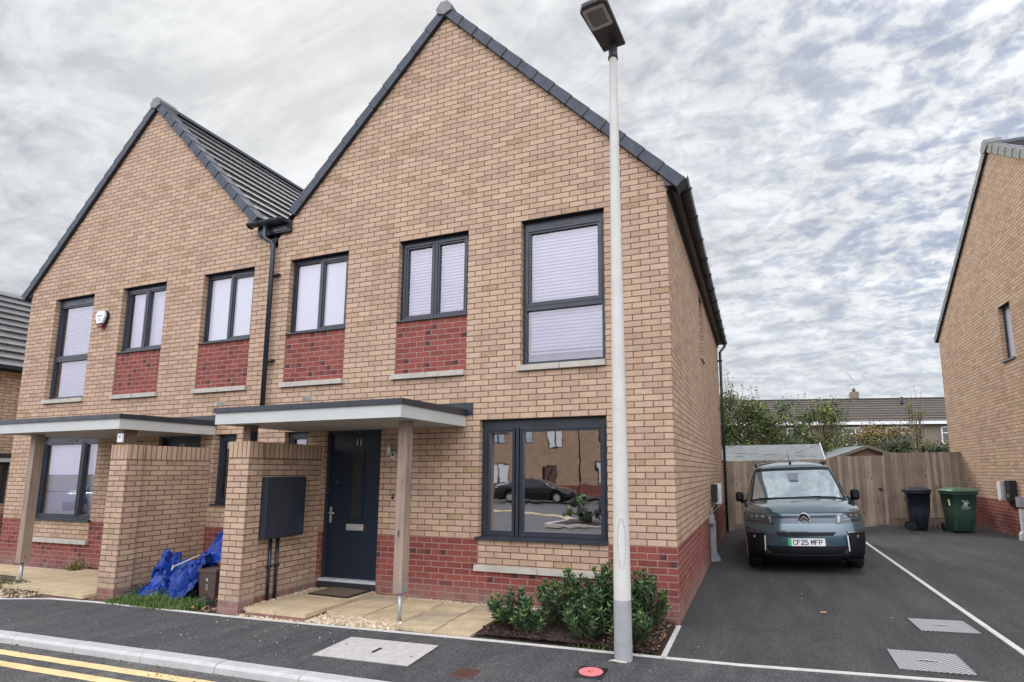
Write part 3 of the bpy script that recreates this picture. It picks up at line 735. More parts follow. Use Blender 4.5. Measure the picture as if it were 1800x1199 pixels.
def meter():
    T = thing('meter_cabinet', (-5.01, -.74, .82), 'dark navy meter cabinet on the porch wall beside door 11', 'meter box')
    m = MB(); m.box(.002, .155, -.30, .30, .02, .78, 'navy_box'); m.build('cabinet', T, bevel=.012)
    m = MB(); m.box(.156, .172, -.27, .29, .04, .765, 'navy_box'); d = m.build('cabinet_door', T, bevel=.008)
    m = MB(); m.tube([(.172, .25, .38), (.178, .25, .38)], .012, 'blackplastic', 10); m.build('lock', d)
    for y in (-.095, .018):
        m = MB(); m.tube([(.03, y, .02), (.03, y, -.78)], .020, 'gutter', 12)
        m.box(.002, .055, y-.028, y+.028, -.35, -.325, 'gutter'); m.build('conduit', T)
meter()
def walllight():
    T = thing('wall_light', (-3.78, 0, 1.86), 'small steel cylinder light on the brick right of door 11', 'light')
    m = MB(); m.box(-.04, .04, -.03, -.001, -.02, .08, 'steel'); m.build('bracket', T, bevel=.003)
    m = MB(); m.tube([(-.03, -.085, .03), (-.03, -.085, .19)], .032, 'steel', 16); m.tube([(-.03, -.02, .08), (-.03, -.085, .08)], .01, 'steel', 8); m.build('lamp_body', T)
    m = MB(); m.tube([(0, -.031, .03), (0, -.036, .03)], .014, 'blackplastic', 12); m.build('sensor', T)
walllight()
def bell():
    T = thing('doorbell', (-3.776, 0, 1.333), 'small black doorbell between door 11 and the wooden post', 'doorbell')
    m = MB(); m.box(-.018, .018, -.02, -.001, -.03, .03, 'blackplastic'); m.build('bell_body', T, bevel=.006)
    m = MB(); m.tube([(0, -.021, .004), (0, -.024, .004)], .009, 'mark', 12); m.build('button', T)
bell()
def alarm():
    T = thing('alarm_box', (-10.16, -.002, 4.42), 'white hexagonal burglar alarm box with dark red base beside the top left window', 'alarm box')
    hexa = [(-.075, .135), (.075, .135), (.112, .09), (.120, .03), (.072, -.09), (-.072, -.09), (-.120, .03), (-.112, .09)]
    m = MB(); m.prism([(x*1.08, 0, z*1.05) for x, z in hexa], (0, -.05, 0), 'blackplastic'); m.build('back_plate', T, bevel=.008)
    m = MB(); m.prism([(x, -.051, z) for x, z in hexa], (0, -.035, 0), 'white'); c = m.build('cover', T, bevel=.014)
    M['alarm_red'] = plain('alarm_red', (.16, .012, .02), .3)
    m = MB(); m.prism([(-.075, -.02, -.105), (.075, -.02, -.105), (.055, -.02, -.165), (-.055, -.02, -.165)], (0, -.06, 0), 'alarm_red'); m.build('strobe', T, bevel=.008)
    m = MB(); m.box(-.07, .07, -.088, -.0865, .035, .050, 'verge')
    for z in (-.02, -.045): m.box(-.035, .035, -.088, -.0865, z, z+.008, 'verge')
    m.build('print', c)
alarm()
m = MB(); m.box(-.05, .05, -.02, 0, -.06, .06, 'white'); m.tube([(0, -.021, .01), (0, -.024, .01)], .012, 'verge', 12)
o = m.build('sensor_box', loc=(-7.26, -1.30, 2.13), bevel=.004); tag(o, 'small white sensor box on the short post above the left porch wall', 'sensor')

# ---- detached gable at the right, seen from the drive
def right_house():
    ox, oy, oz = 5.95, 2.62, .195
    T = thing('brick_house', (ox, oy, oz), 'buff brick house at the right edge with a blank gable and one narrow window', 'house')
    D, ap, az, ez = 9.16, 4.69, 8.37, 5.20
    m = MB(); y0, y1, z0, z1 = 4.55, 5.12, 3.775, 4.95
    ys = [0, y0, y1, D]; zs = [-.4, RT, z0, z1, ez]
    for i in range(3):
        for j in range(4):
            if i == 1 and j == 2: continue
            m.quad_out([(0, ys[i], zs[j]), (0, ys[i+1], zs[j]), (0, ys[i+1], zs[j+1]), (0, ys[i], zs[j+1])], 'red' if j == 0 else 'buff', (-1, 0, 0))
    m.quad_out([(0, 0, ez), (0, D, ez), (0, ap, az)], 'buff', (-1, 0, 0))
    for yy, ny in ((y0, 1), (y1, -1)): m.quad_out([(0, yy, z0), (.13, yy, z0), (.13, yy, z1), (0, yy, z1)], 'buff', (0, ny, 0))
    m.quad_out([(0, y0, z1), (0, y1, z1), (.13, y1, z1), (.13, y0, z1)], 'frame_dk', (0, 0, -1))
    m.quad_out([(0, 0, -.4), (7, 0, -.4), (7, 0, RT), (0, 0, RT)], 'red', (0, -1, 0)); m.quad_out([(0, 0, RT), (7, 0, RT), (7, 0, ez), (0, 0, ez)], 'buff', (0, -1, 0))
    m.quad_out([(0, D, -.4), (7, D, -.4), (7, D, ez), (0, D, ez)], 'buff', (0, 1, 0)); m.quad_out([(7, 0, -.4), (7, D, -.4), (7, D, ez), (7, 0, ez)], 'buff', (1, 0, 0))
    m.quad_out([(7, 0, ez), (7, D, ez), (7, ap, az)], 'buff', (1, 0, 0))
    m.build('wall', T)
    # roof, verge caps
    r = MB(); up = .10
    for ye, s in ((-.15, 1), (D+.15, -1)):
        ze = ez-.15*(az-ez)/ap; L = math.hypot(ap+.15, az-ze); n = round(L/.33)
        for i in range(n):
            a, b_ = i/n, (i+1)/n; ya, yb = ye+(ap-ye)*a, ye+(ap-ye)*b_; za, zb = ze+(az-ze)*a+up, ze+(az-ze)*b_+up
            r.quad_out([(0, ya-s*.03, za+.045), (7.1, ya-s*.03, za+.045), (7.1, yb, zb), (0, yb, zb)], 'roof', (0, 0, 1))
            r.quad_out([(0, ya-s*.03, za+.045), (7.1, ya-s*.03, za+.045), (7.1, ya, za), (0, ya, za)], 'roof', (0, -s, 0))
    r.build('roof', T)
    for ye in (-.12, D+.12):
        v = MB(); ze = ez-.12*(az-ez)/ap; L = math.hypot(abs(ap-ye), az-ze); n = round(L/.335)
        u = Vector((0, (ap-ye)/L, (az-ze)/L)); nn = Vector((0, -u.z, u.y)); nn = nn if nn.z > 0 else -nn
        for k in range(n):
            A = Vector((-.066, ye, ze))+u*(L*k/n)-nn*.015; B = Vector((-.055, ye, ze))+u*(L*(k+1)/n+.02)-nn*.005
            pa = [A, B, B+nn*.150, A+nn*.168]; pb = [p+Vector((.21, 0, 0)) for p in pa]
            v.quad_out(pa, 'verge_pale', (-1, 0, 0)); v.quad_out([pa[3], pa[2], pb[2], pb[3]], 'verge_pale', nn)
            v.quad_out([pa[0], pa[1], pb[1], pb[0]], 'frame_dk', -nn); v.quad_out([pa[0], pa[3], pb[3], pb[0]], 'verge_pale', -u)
        v.build('verge_cap', T)
    a = MB(); a.prism([(-.085, ap-.15, az+.03), (-.085, ap-.17, az+.12), (-.085, ap-.06, az+.25), (-.085, ap+.06, az+.25), (-.085, ap+.17, az+.12), (-.085, ap+.15, az+.03), (-.085, ap, az-.03)], (.3, 0, 0), 'verge_pale')
    a.build('ridge_end_cap', T, bevel=.006)
    a = MB()
    for k in range(15): a.prism([(.22+k*.455, ap-.13, az+.06), (.22+k*.455, ap-.07, az+.16), (.22+k*.455, ap+.07, az+.16), (.22+k*.455, ap+.13, az+.06)], (.45, 0, 0), 'verge')
    a.build('ridge_tile', T)
    w = MB()
    for a_, b_, c, d in ((y0, y1, z0, z0+.05), (y0, y1, z1-.05, z1), (y0, y0+.05, z0+.05, z1-.05), (y1-.05, y1, z0+.05, z1-.05)): w.box(.08, .13, a_, b_, c, d, 'frame')
    w = w.build('window', T); p = MB(); p.quad_out([(.11, y0+.05, z0+.05), (.11, y1-.05, z0+.05), (.11, y1-.05, z1-.05), (.11, y0+.05, z1-.05)], 'frost', (-1, 0, 0)); p.build('pane', w)
    p = MB(); p.box(-.04, .08, y0-.01, y1+.01, z0-.03, z0, 'verge_pale'); p.build('window_sill', w)
right_house()

def left_neighbour():
    ox, oy, oz = -15.8, -.6, 0
    T = thing('brick_house', (ox, oy, oz), 'low buff brick house at the left edge, grey tiled roof running away', 'house')
    D = 8.6; ez = 4.10; m = MB()
    o0, o1, oz0, oz1 = .8, 2.2, .95, 1.90    # opening
    ys = [0, o0, o1, D]; zs = [-.4, .72, oz0, oz1, ez]
    for i in range(3):
        for j in range(4):
            if i == 1 and j == 2: continue
            m.quad_out([(0, ys[i], zs[j]), (0, ys[i+1], zs[j]), (0, ys[i+1], zs[j+1]), (0, ys[i], zs[j+1])], 'red' if j == 0 else 'buff', (1, 0, 0))
    for yy, ny in ((o0, 1), (o1, -1)): m.quad_out([(0, yy, oz0), (-.13, yy, oz0), (-.13, yy, oz1), (0, yy, oz1)], 'buff', (0, ny, 0))
    m.quad_out([(0, 0, -.4), (-6, 0, -.4), (-6, 0, ez), (0, 0, ez)], 'buff', (0, -1, 0)); m.quad_out([(0, 0, ez), (-6, 0, ez), (-3, 0, 6.6)], 'buff', (0, -1, 0))
    m.quad_out([(0, D, -.4), (-6, D, -.4), (-6, D, ez), (0, D, ez)], 'buff', (0, 1, 0)); m.quad_out([(0, D, ez), (-6, D, ez), (-3, D, 6.6)], 'buff', (0, 1, 0))
    m.quad_out([(-6, 0, -.4), (-6, D, -.4), (-6, D, ez), (-6, 0, ez)], 'buff', (-1, 0, 0))
    m.build('wall', T)
    r = MB(); ht = .12; n = 12
    for sx, xe in ((1, .25), (-1, -6.25)):
        for i in range(n):
            a, b_ = i/n, (i+1)/n; xa, xb = xe+(-3-xe)*a, xe+(-3-xe)*b_; ze = ez-.1; za, zb = ze+(6.58-ze)*a+ht, ze+(6.58-ze)*b_+ht
            r.quad_out([(xa+sx*.03, -.1, za+.045), (xa+sx*.03, D+.1, za+.045), (xb, D+.1, zb), (xb, -.1, zb)], 'roof', (0, 0, 1))
            r.quad_out([(xa+sx*.03, -.1, za+.045), (xa+sx*.03, D+.1, za+.045), (xa, D+.1, za), (xa, -.1, za)], 'roof', (sx, 0, 0))
    r.build('roof', T)
    g = MB(); g.box(.0, .2, -.05, D, ez-.06, ez+.06, 'frame_dk'); g.box(.2, .30, -.05, D, ez-.03, ez+.06, 'gutter'); g.build('gutter', T)
    w = MB()
    for a_, b_, c, d in ((o0, o1, oz0, oz0+.06), (o0, o1, oz1-.06, oz1), (o0, o0+.06, oz0+.06, oz1-.06), (o1-.06, o1, oz0+.06, oz1-.06)): w.box(-.08, -.13, a_, b_, c, d, 'frame')
    w = w.build('window', T); p = MB(); p.quad_out([(-.11, o0+.06, oz0+.06), (-.11, o1-.06, oz0+.06), (-.11, o1-.06, oz1-.06), (-.11, o0+.06, oz1-.06)], 'sideglass', (1, 0, 0)); p.build('pane', w)
    c = MB(); c.box(0.002, .10, o0-.6, o1+.1, 1.91, 2.01, 'fascia'); c.box(0.002, .12, o0-.62, o1+.12, 2.011, 2.11, 'frame'); c.build('porch_lintel', T)
left_neighbour()
# ============================================================ ground
def hz(x, y): return .034*max(0, min(x, 6.2)) + .008*max(0, min(y, 13))*(1 if x > 0 else 0)
def sheet(name, pts_fn, nx, ny, mat, dz=0.0, kind='structure', fn=None):
    """pts_fn(u, v) -> (x, y)"""
    m = MB(); f = fn or hz
    rows = []
    for j in range(ny+1):
        rows.append([(lambda p: (p[0], p[1], f(*p)+dz))(pts_fn(i/nx, j/ny)) for i in range(nx+1)])
    m.grid(rows, mat, smooth=True); o = m.build(name)
    if kind: o['kind'] = kind
    return o
lerp = lambda a, b, t: a+(b-a)*t
m = MB(); m.face([(-600, -600, -.45), (600, -600, -.45), (600, 600, -.45), (-600, 600, -.45)], 'earth'); o = m.build('ground'); o['kind'] = 'structure'
def kerb_back(x):      # y of the back of the kerb
    if x < -6.83: return -2.553-(x+6.83)*-.055
    return -2.553+.0335*(x+6.83) if x < -1.98 else -2.39+.02*min(x+1.98, 6)
def edge_y(x):         # outer line of the pale edging between pavement and plots
    P = [(-16, -2.6), (-9.3, -1.95), (-8.63, -1.70), (-8.05, -1.49), (-7.27, -1.42), (-5, -1.365), (-3.72, -1.30), (-1.72, -1.187), (0, -1.12), (.65, -1.158), (7, -1.12), (30, -1.12)]
    for (a, b), (c, d) in zip(P, P[1:]):
        if x <= c: return lerp(b, d, (x-a)/(c-a))
    return P[-1][1]
sheet('pavement', lambda u, v: (lerp(-16, 30, u), lerp(kerb_back(lerp(-16, 30, u)), edge_y(lerp(-16, 30, u)), v)), 230, 6, 'tar_pave')
sheet('road', lambda u, v: (lerp(-70, 60, u), lerp(-30, kerb_back(max(-16, lerp(-70, 60, u)))-.10, v)), 130, 4, 'tar_road', dz=-.075)
sheet('driveway', lambda u, v: (lerp(.0, 6.0, u), lerp(edge_y(lerp(.0, 6.0, u))+.05, 12.3, v)), 24, 30, 'tar_drive')
sheet('front_plots', lambda u, v: (lerp(-12.443, .0, u), lerp(edge_y(lerp(-12.443, .0, u))+.05, .02, v)), 90, 4, 'soil', dz=-.008)
sheet('side_path', lambda u, v: (lerp(-16, -12.443, u), lerp(-2.6, 12, v)), 8, 12, 'tar_drive', dz=-.004)
sheet('back_garden', lambda u, v: (lerp(-16, 30, u), lerp(10.9, 30, v)), 10, 10, 'earth', dz=-.03)
# ---- kerb stones (each about 0.9 m)
def kerb():
    xs = [-2.761+.905*k for k in range(-15, 12)]; first = True
    for k in range(len(xs)-1):
        a, b_ = xs[k]+.004, xs[k+1]-.004; m = MB(); j = rnd.uniform(-.003, .003)
        pr = lambda x: [(x, kerb_back(x), hz(x, 0)-.3), (x, kerb_back(x), hz(x, 0)+.004+j), (x, kerb_back(x)-.098, hz(x, 0)+.002+j), (x, kerb_back(x)-.122, hz(x, 0)-.022+j), (x, kerb_back(x)-.128, hz(x, 0)-.3)]
        A, B = pr(a), pr(b_)
        for i in range(4): m.quad_out([A[i], B[i], B[i+1], A[i+1]], 'kerb', [(0, 1, 0), (0, 0, 1), (0, -1, 1), (0, -1, 0)][i])
        m.face(A, 'kerb'); m.face(B[::-1], 'kerb')
        o = m.build('kerb_stone', org=((a+b_)/2, kerb_back(a), 0), loc=((a+b_)/2, kerb_back(a), 0), bevel=.004)
        o['kind'] = 'structure'
kerb()
# ---- double yellow lines
for off, nm in ((-.265, 'yellow_line'), (-.475, 'yellow_line')):
    m = MB(); n = 150; rows = [[], []]
    for i in range(n+1):
        x = lerp(-15.5, -1.0, i/n); yb = kerb_back(x)
        rows[0].append((x, yb+off-.095+rnd.uniform(-.003, .003), hz(x, 0)-.071)); rows[1].append((x, yb+off+rnd.uniform(-.003, .003), hz(x, 0)-.071))
    m.grid(rows, 'yellow', smooth=False); o = m.build(nm); o['kind'] = 'structure'
# ---- pale edging strips
def strip(name, pts, w, mat, h=.006, n=None):
    m = MB()
    for (a, b_) in zip(pts, pts[1:]):
        A, B = Vector((*a, 0)), Vector((*b_, 0)); t = (B-A).normalized(); nn = Vector((-t.y, t.x, 0))*w; 
        P = [A, B, B+nn, A+nn]
        top = [(p.x, p.y, hz(p.x, p.y)+h) for p in P]; m.quad_out(top, mat, (0, 0, 1))
        for i in range(4):
            p, q = top[i], top[(i+1) % 4]; c = (P[0]+P[2])/2
            m.quad_out([p, q, (q[0], q[1], q[2]-.08), (p[0], p[1], p[2]-.08)], mat, ((p[0]+q[0])/2-c.x, (p[1]+q[1])/2-c.y, 0))
    o = m.build(name); o['kind'] = 'structure'; return o
xs = [-12.4, -10.5, -9.3, -8.63, -8.05, -7.27, -6.3, -5, -3.72, -2.7, -1.72, -.9, -.02]
strip('edging_strip', [(x, edge_y(x)) for x in xs], .05, 'edge')
strip('edging_strip', [(x, edge_y(x)) for x in (.02, .65, 1.5, 3, 4.5, 6, 8, 12)], .05, 'edge')
strip('edging_strip', [(-.032, -1.07), (-.032, -.02)][::-1], .05, 'edge')
strip('drive_line', [(2.985, -1.07), (2.985, 1.5), (2.985, 4.5), (2.985, 10.3)], .055, 'edge', h=.005)
# ---- things set in the surfacing
def flat(name, pts, z, mat, label, cat, group=None, frame=None, extra=None):
    cx = sum(p[0] for p in pts)/len(pts); cy = sum(p[1] for p in pts)/len(pts); zz = hz(cx, cy)+z
    T = thing(name, (cx, cy, zz), label, cat, group)
    g = lambda p, k=1.0: ((p[0]-cx)*k, (p[1]-cy)*k)
    m = MB(); tilt = lambda x, y, z_: (x, y, z_+(hz(cx+x, cy+y)-hz(cx, cy)))
    m.prism([tilt(*g(p), -.03) for p in pts], (0, 0, .033), mat); m.build('lid', T)
    if frame:
        f = MB()
        for i in range(len(pts)):
            a, b_ = g(pts[i]), g(pts[(i+1) % len(pts)]); A, B = g(pts[i], frame[1]), g(pts[(i+1) % len(pts)], frame[1])
            f.quad_out([tilt(*a, .0022), tilt(*b_, .0022), tilt(*B, .0022), tilt(*A, .0022)], frame[0], (0, 0, 1))
        f.build('frame', T)
    if extra: extra(T, tilt)
    return T
def ex1(T, tilt):
    m = MB(); m.box(-.018, .018, -.075, .065, .0032, .0045, 'blackplastic'); m.build('lifting_slot', T)
    for x, y in ((-.40, .05), (.42, -.06)): m = MB(); m.tube([(x, y, .003), (x, y, .0045)], .012, 'blackplastic', 10); m.build('bolt', T)
flat('concrete_cover', [(-3.086, -1.527), (-2.094, -1.474), (-2.043, -2.051), (-3.05, -2.094)], .003, 'cover_conc', 'large pale concrete inspection cover in the pavement left of the lamp post', 'cover', frame=('blackplastic', 1.014), extra=ex1)
M['rib'] = plain('ribbed_brown', (.09, .038, .030), .7, nscale=40)
def ex2(T, tilt):
    m = MB()
    for i in range(9): m.box(-.088+i*.02, -.080+i*.02, -.09, .09, .0032, .006, 'rib')
    m.build('ribs', T)
flat('small_cover', [(-1.594, -1.929), (-1.404, -1.919), (-1.398, -2.119), (-1.585, -2.124)], .003, 'brown', 'small rusty brown ribbed cover in the pavement', 'cover', extra=ex2)
def ex3(T, tilt):
    m = MB(); m.tube([(0, -.0, .003), (0, -.0, .0065)], .108, 'blackplastic', 40); m.tube([(0, 0, .0066), (0, 0, .010)], .101, 'pink', 40)
    m.build('round_lid', T)
    m = MB(); m.box(-.022, .022, -.018, -.012, .0101, .0112, 'brown'); m.box(-.022, .022, .012, .018, .0101, .0112, 'brown'); m.box(-.022, -.016, -.012, .012, .0101, .0112, 'brown'); m.build('mark', T)
flat('round_cover', [(-.641, -1.545), (-.401, -1.532), (-.387, -1.795), (-.629, -1.789)], .002, 'blackplastic', 'round pink utility cover in a black square beside the lamp post', 'cover', extra=ex3)
def ex4(T, tilt):
    m = MB(); m.box(-.07, .07, -.015, .015, .0032, .006, 'blackplastic'); m.tube([(-.09, 0, .004), (0, .012, .008), (.09, 0, .004)], .004, 'steel', 6); m.build('key_slot', T)
flat('manhole_cover', [(1.893, -.402), (2.408, -.432), (2.408, -.955), (1.882, -.935)], .003, 'checker', 'steel chequer plate manhole cover nearest the camera on the driveway', 'manhole cover', 'manhole covers in the driveway', ('blackplastic', 1.035), ex4)
flat('manhole_cover', [(2.316, .766), (2.811, .752), (2.833, .292), (2.334, .299)], .003, 'checker', 'steel chequer plate manhole cover beside the white driveway line, further back', 'manhole cover', 'manhole covers in the driveway', ('blackplastic', 1.035), ex4)

# ---- paving slabs by the doors
def slabs():
    # raised threshold slabs then the flush path to the right
    J = .007; lst = []
    for i in range(2):
        for j in range(3):
            x0 = -4.86+i*.452; y1 = -.02-j*.41; lst.append((x0, x0+.442, y1-.401, y1, .085, 'slab'))
    xs = [-3.945, -3.40, -2.86, -2.392, -1.948]
    ys = [-.09, -.412, -.85, -1.13]
    for i in range(4):
        for j in range(3):
            if i < 2 and j == 2: continue
            yb = ys[j+1] if not (i < 2 and j == 1) else -.95
            lst.append((xs[i], xs[i+1]-J, yb+J*1.0, ys[j], .068-.014*j-.008*i, 'slab' if (i+j) % 3 else 'slab2'))
    for k, (x0, x1, y0, y1, z, mt) in enumerate(lst):
        m = MB(); j = rnd.uniform(-.002, .002); m.box(x0, x1, y0, y1, z-.045+j, z+j, mt)
        o = m.build('paving_slab', org=((x0+x1)/2, (y0+y1)/2, 0), loc=((x0+x1)/2, (y0+y1)/2, 0), bevel=.004); o['kind'] = 'structure'
    m = MB(); m.box(-4.86, -3.962, -1.25, -1.18, -.1, .038, 'red'); m.box(-4.03, -3.965, -1.18, -.98, -.1, .038, 'red'); o = m.build('slab_kerb_bricks'); o['kind'] = 'structure'
    # left house
    for i in range(5):
        for j in range(3):
            x0 = -9.95+i*.452; y1 = -.12-j*.41
            if i == 0 and j == 2: continue
            m = MB(); m.box(x0, x0+.442, y1-.400, y1, .03, .075+rnd.uniform(-.002, .002), 'slab'); o = m.build('paving_slab', org=(x0, y1, 0), loc=(x0, y1, 0), bevel=.004); o['kind'] = 'structure'
    m = MB(); m.box(-8.42, -7.50, -1.40, -1.34, -.15, .028, 'red'); m.box(-8.42, -7.50, -1.34, -.9, -.1, .029, 'slab2'); m.box(-8.43, -7.49, -1.42, -.95, .030, .072, 'slab'); o = m.build('slab_kerb_bricks'); o['kind'] = 'structure'
    for i, x0 in enumerate((-12.3, -11.85, -11.4, -10.95, -10.5)):
        m = MB(); m.box(x0, x0+.446, -.65, -.2, .0, .05, 'slab'); o = m.build('paving_slab', org=(x0, -.4, 0), loc=(x0, -.4, 0), bevel=.004); o['kind'] = 'structure'
slabs()
def doormat():
    T = thing('doormat', (-4.38, -.235, .0865), 'brown doormat with black border in front of door 11', 'doormat', rz=R(-3))
    m = MB(); m.box(-.33, .33, -.22, .22, 0, .012, 'blackplastic'); m.build('border', T, bevel=.003)
    m = MB(); m.box(-.30, .30, -.19, .19, .0121, .018, 'mat'); m.build('pile', T)
M['mat'] = plain('mat_pile', (.14, .105, .065), .95, nscale=60, namt=.4, bump=.6)
doormat()

# ---- loose stuff: gravel, bark, leaves, crumbs
def pebbles(name, area, n, mat, s0, s1, zf, label=None, flatn=.6, fn=None):
    m = MB(); k_ = m.mat(mat)
    ico = [(0, 0, 1), (.89, 0, .45), (.28, .85, .45), (-.72, .53, .45), (-.72, -.53, .45), (.28, -.85, .45), (.72, .53, -.45), (-.28, .85, -.45), (-.89, 0, -.45), (-.28, -.85, -.45), (.72, -.53, -.45), (0, 0, -1)]
    F = [(0,1,2),(0,2,3),(0,3,4),(0,4,5),(0,5,1),(1,6,2),(2,7,3),(3,8,4),(4,9,5),(5,10,1),(6,7,2),(7,8,3),(8,9,4),(9,10,5),(10,6,1),(11,7,6),(11,8,7),(11,9,8),(11,10,9),(11,6,10)]
    c = 0
    while c < n:
        x, y = area(); 
        if fn and not fn(x, y): continue
        c += 1; s = rnd.uniform(s0, s1); rot = Matrix.Rotation(rnd.uniform(0, 6.28), 3, 'Z') @ Matrix.Rotation(rnd.uniform(-.6, .6), 3, 'X')
        sc = Vector((s*rnd.uniform(.8, 1.3), s*rnd.uniform(.6, 1), s*flatn*rnd.uniform(.7, 1.1))); b = len(m.v)
        for p in ico: m.v.append(rot @ Vector((p[0]*sc.x*rnd.uniform(.85, 1.15), p[1]*sc.y, p[2]*sc.z))+Vector((x, y, zf(x, y)+sc.z*.5)))
        for f in F: m.f.append([b+i for i in f]); m.mi.append(k_); m.sm.append(False)
    o = m.build(name); tag(o, label, None, None, 'stuff'); return o
box_ = lambda x0, x1, y0, y1: (lambda: (rnd.uniform(x0, x1), rnd.uniform(y0, y1)))
pebbles('gravel', box_(-3.94, -2.80, -1.26, -.96), 1500, 'stonechip', .012, .026, lambda x, y: rnd.uniform(-.004, .022), fn=lambda x, y: y > edge_y(x)+.05 and not (x > -2.87 and y > -1.16))
pebbles('gravel', box_(-5.0, -4.86, -1.2, -.03), 520, 'stonechip', .012, .024, lambda x, y: rnd.uniform(.03, .07))
pebbles('gravel', box_(-3.95, -1.6, -.088, -.01), 700, 'stonechip', .010, .020, lambda x, y: .03+rnd.uniform(0, .015))
pebbles('gravel', box_(-4.95, -3.9, -1.31, -1.22), 120, 'stonechip', .008, .02, lambda x, y: .004, fn=lambda x, y: y > edge_y(x)+.01)
pebbles('gravel', box_(-11.5, -8.4, -1.7, -.9), 1500, 'stonechip', .010, .022, lambda x, y: rnd.uniform(-.004, .02), fn=lambda x, y: y > edge_y(x)+.05 and y < -1.0-.0*(x))
pebbles('pale_crumbs', box_(-5.2, -3.0, -2.2, -1.3), 55, 'debris', .002, .009, lambda x, y: .0, flatn=.4)
pebbles('pale_crumbs', box_(-9, 1, -4, -1.2), 110, 'debris', .002, .007, lambda x, y: hz(x, y) if y > kerb_back(x) else -.073, flatn=.4, fn=lambda x, y: not (kerb_back(x)-.14 < y < kerb_back(x)))
pebbles('pale_crumbs', box_(.2, 5.5, -1, 9), 40, 'debris', .004, .010, hz, flatn=.4)
def flakes(name, area, n, mat, s0, s1, zf, tilt=.5, asp=.55, fn=None):
    m = MB(); k_ = m.mat(mat); c = 0
    while c < n:
        x, y = area()
        if fn and not fn(x, y): continue
        c += 1; s = rnd.uniform(s0, s1); rot = Matrix.Rotation(rnd.uniform(0, 6.28), 3, 'Z') @ Matrix.Rotation(rnd.uniform(-tilt, tilt), 3, 'X') @ Matrix.Rotation(rnd.uniform(-tilt, tilt), 3, 'Y')
        b = len(m.v); z = zf(x, y)+s*.2
        for p in ((-1, 0, 0), (-.3, -asp, .12), (.6, -asp*.8, .05), (1, 0, .1), (.5, asp*.8, .05), (-.3, asp, .12)): m.v.append(rot @ (Vector(p)*s)+Vector((x, y, z)))
        m.f.append([b+i for i in range(6)]); m.mi.append(k_); m.sm.append(False)
    o = m.build(name); o['kind'] = 'stuff'; return o
m = MB(); rows = []
for j in range(9): rows.append([(lerp(-1.93, -.045, i/24), lerp(-1.07, -.01, j/8), .008+.022*math.sin(math.pi*i/24)+.015*rnd.random()+.02*j/8) for i in range(25)])
m.grid(rows, 'mulch'); o = m.build('planting_bed'); o['kind'] = 'structure'
flakes('bark_mulch', box_(-1.93, -.05, -1.07, -.02), 2600, 'chip', .012, .032, lambda x, y: .03, .7, .4)
flakes('dead_leaves', box_(-.6, -.04, -1.07, -.1), 260, 'litter', .012, .028, lambda x, y: .05, .8)
flakes('dead_leaves', box_(-7.2, -5.3, -1.4, -.1), 900, 'litter', .015, .04, lambda x, y: .01+rnd.random()*.03, .8, fn=lambda x, y: y > edge_y(x)+.04)
flakes('dead_leaves', box_(-11.5, -8.5, -1.65, -.95), 700, 'litter', .012, .035, lambda x, y: .01+rnd.random()*.02, .8, fn=lambda x, y: y > edge_y(x)+.03)
flakes('dead_leaves', box_(-10.5, -7.6, -.12, -.01), 260, 'litter', .012, .03, lambda x, y: .07, .6)
flakes('dead_leaves', box_(-8.6, -2, -2.80, -2.56), 260, 'litter', .006, .018, lambda x, y: -.07, .5)
flakes('dead_leaves', box_(4.4, 5.6, 9.9, 10.6), 90, 'litter', .015, .04, lambda x, y: hz(x, y), .5)
m = MB(); z_ = hz(1.55, .75)
rot = Matrix.Rotation(.6, 3, 'Z')
for pts in (((-.04, 0, .005), (-.015, -.022, .014), (.032, -.014, .006), (.048, .008, .02), (.012, .024, .010), (-.02, .02, .02)),): m.face([tuple(rot @ Vector(p)) for p in pts], 'leaf_tan')
M['leaf_tan'] = plain('leaf_tan', (.36, .22, .13), .7)
tag(m.build('fallen_leaf', loc=(1.50, .82, z_)), 'single tan fallen leaf lying alone on the driveway', 'leaf')

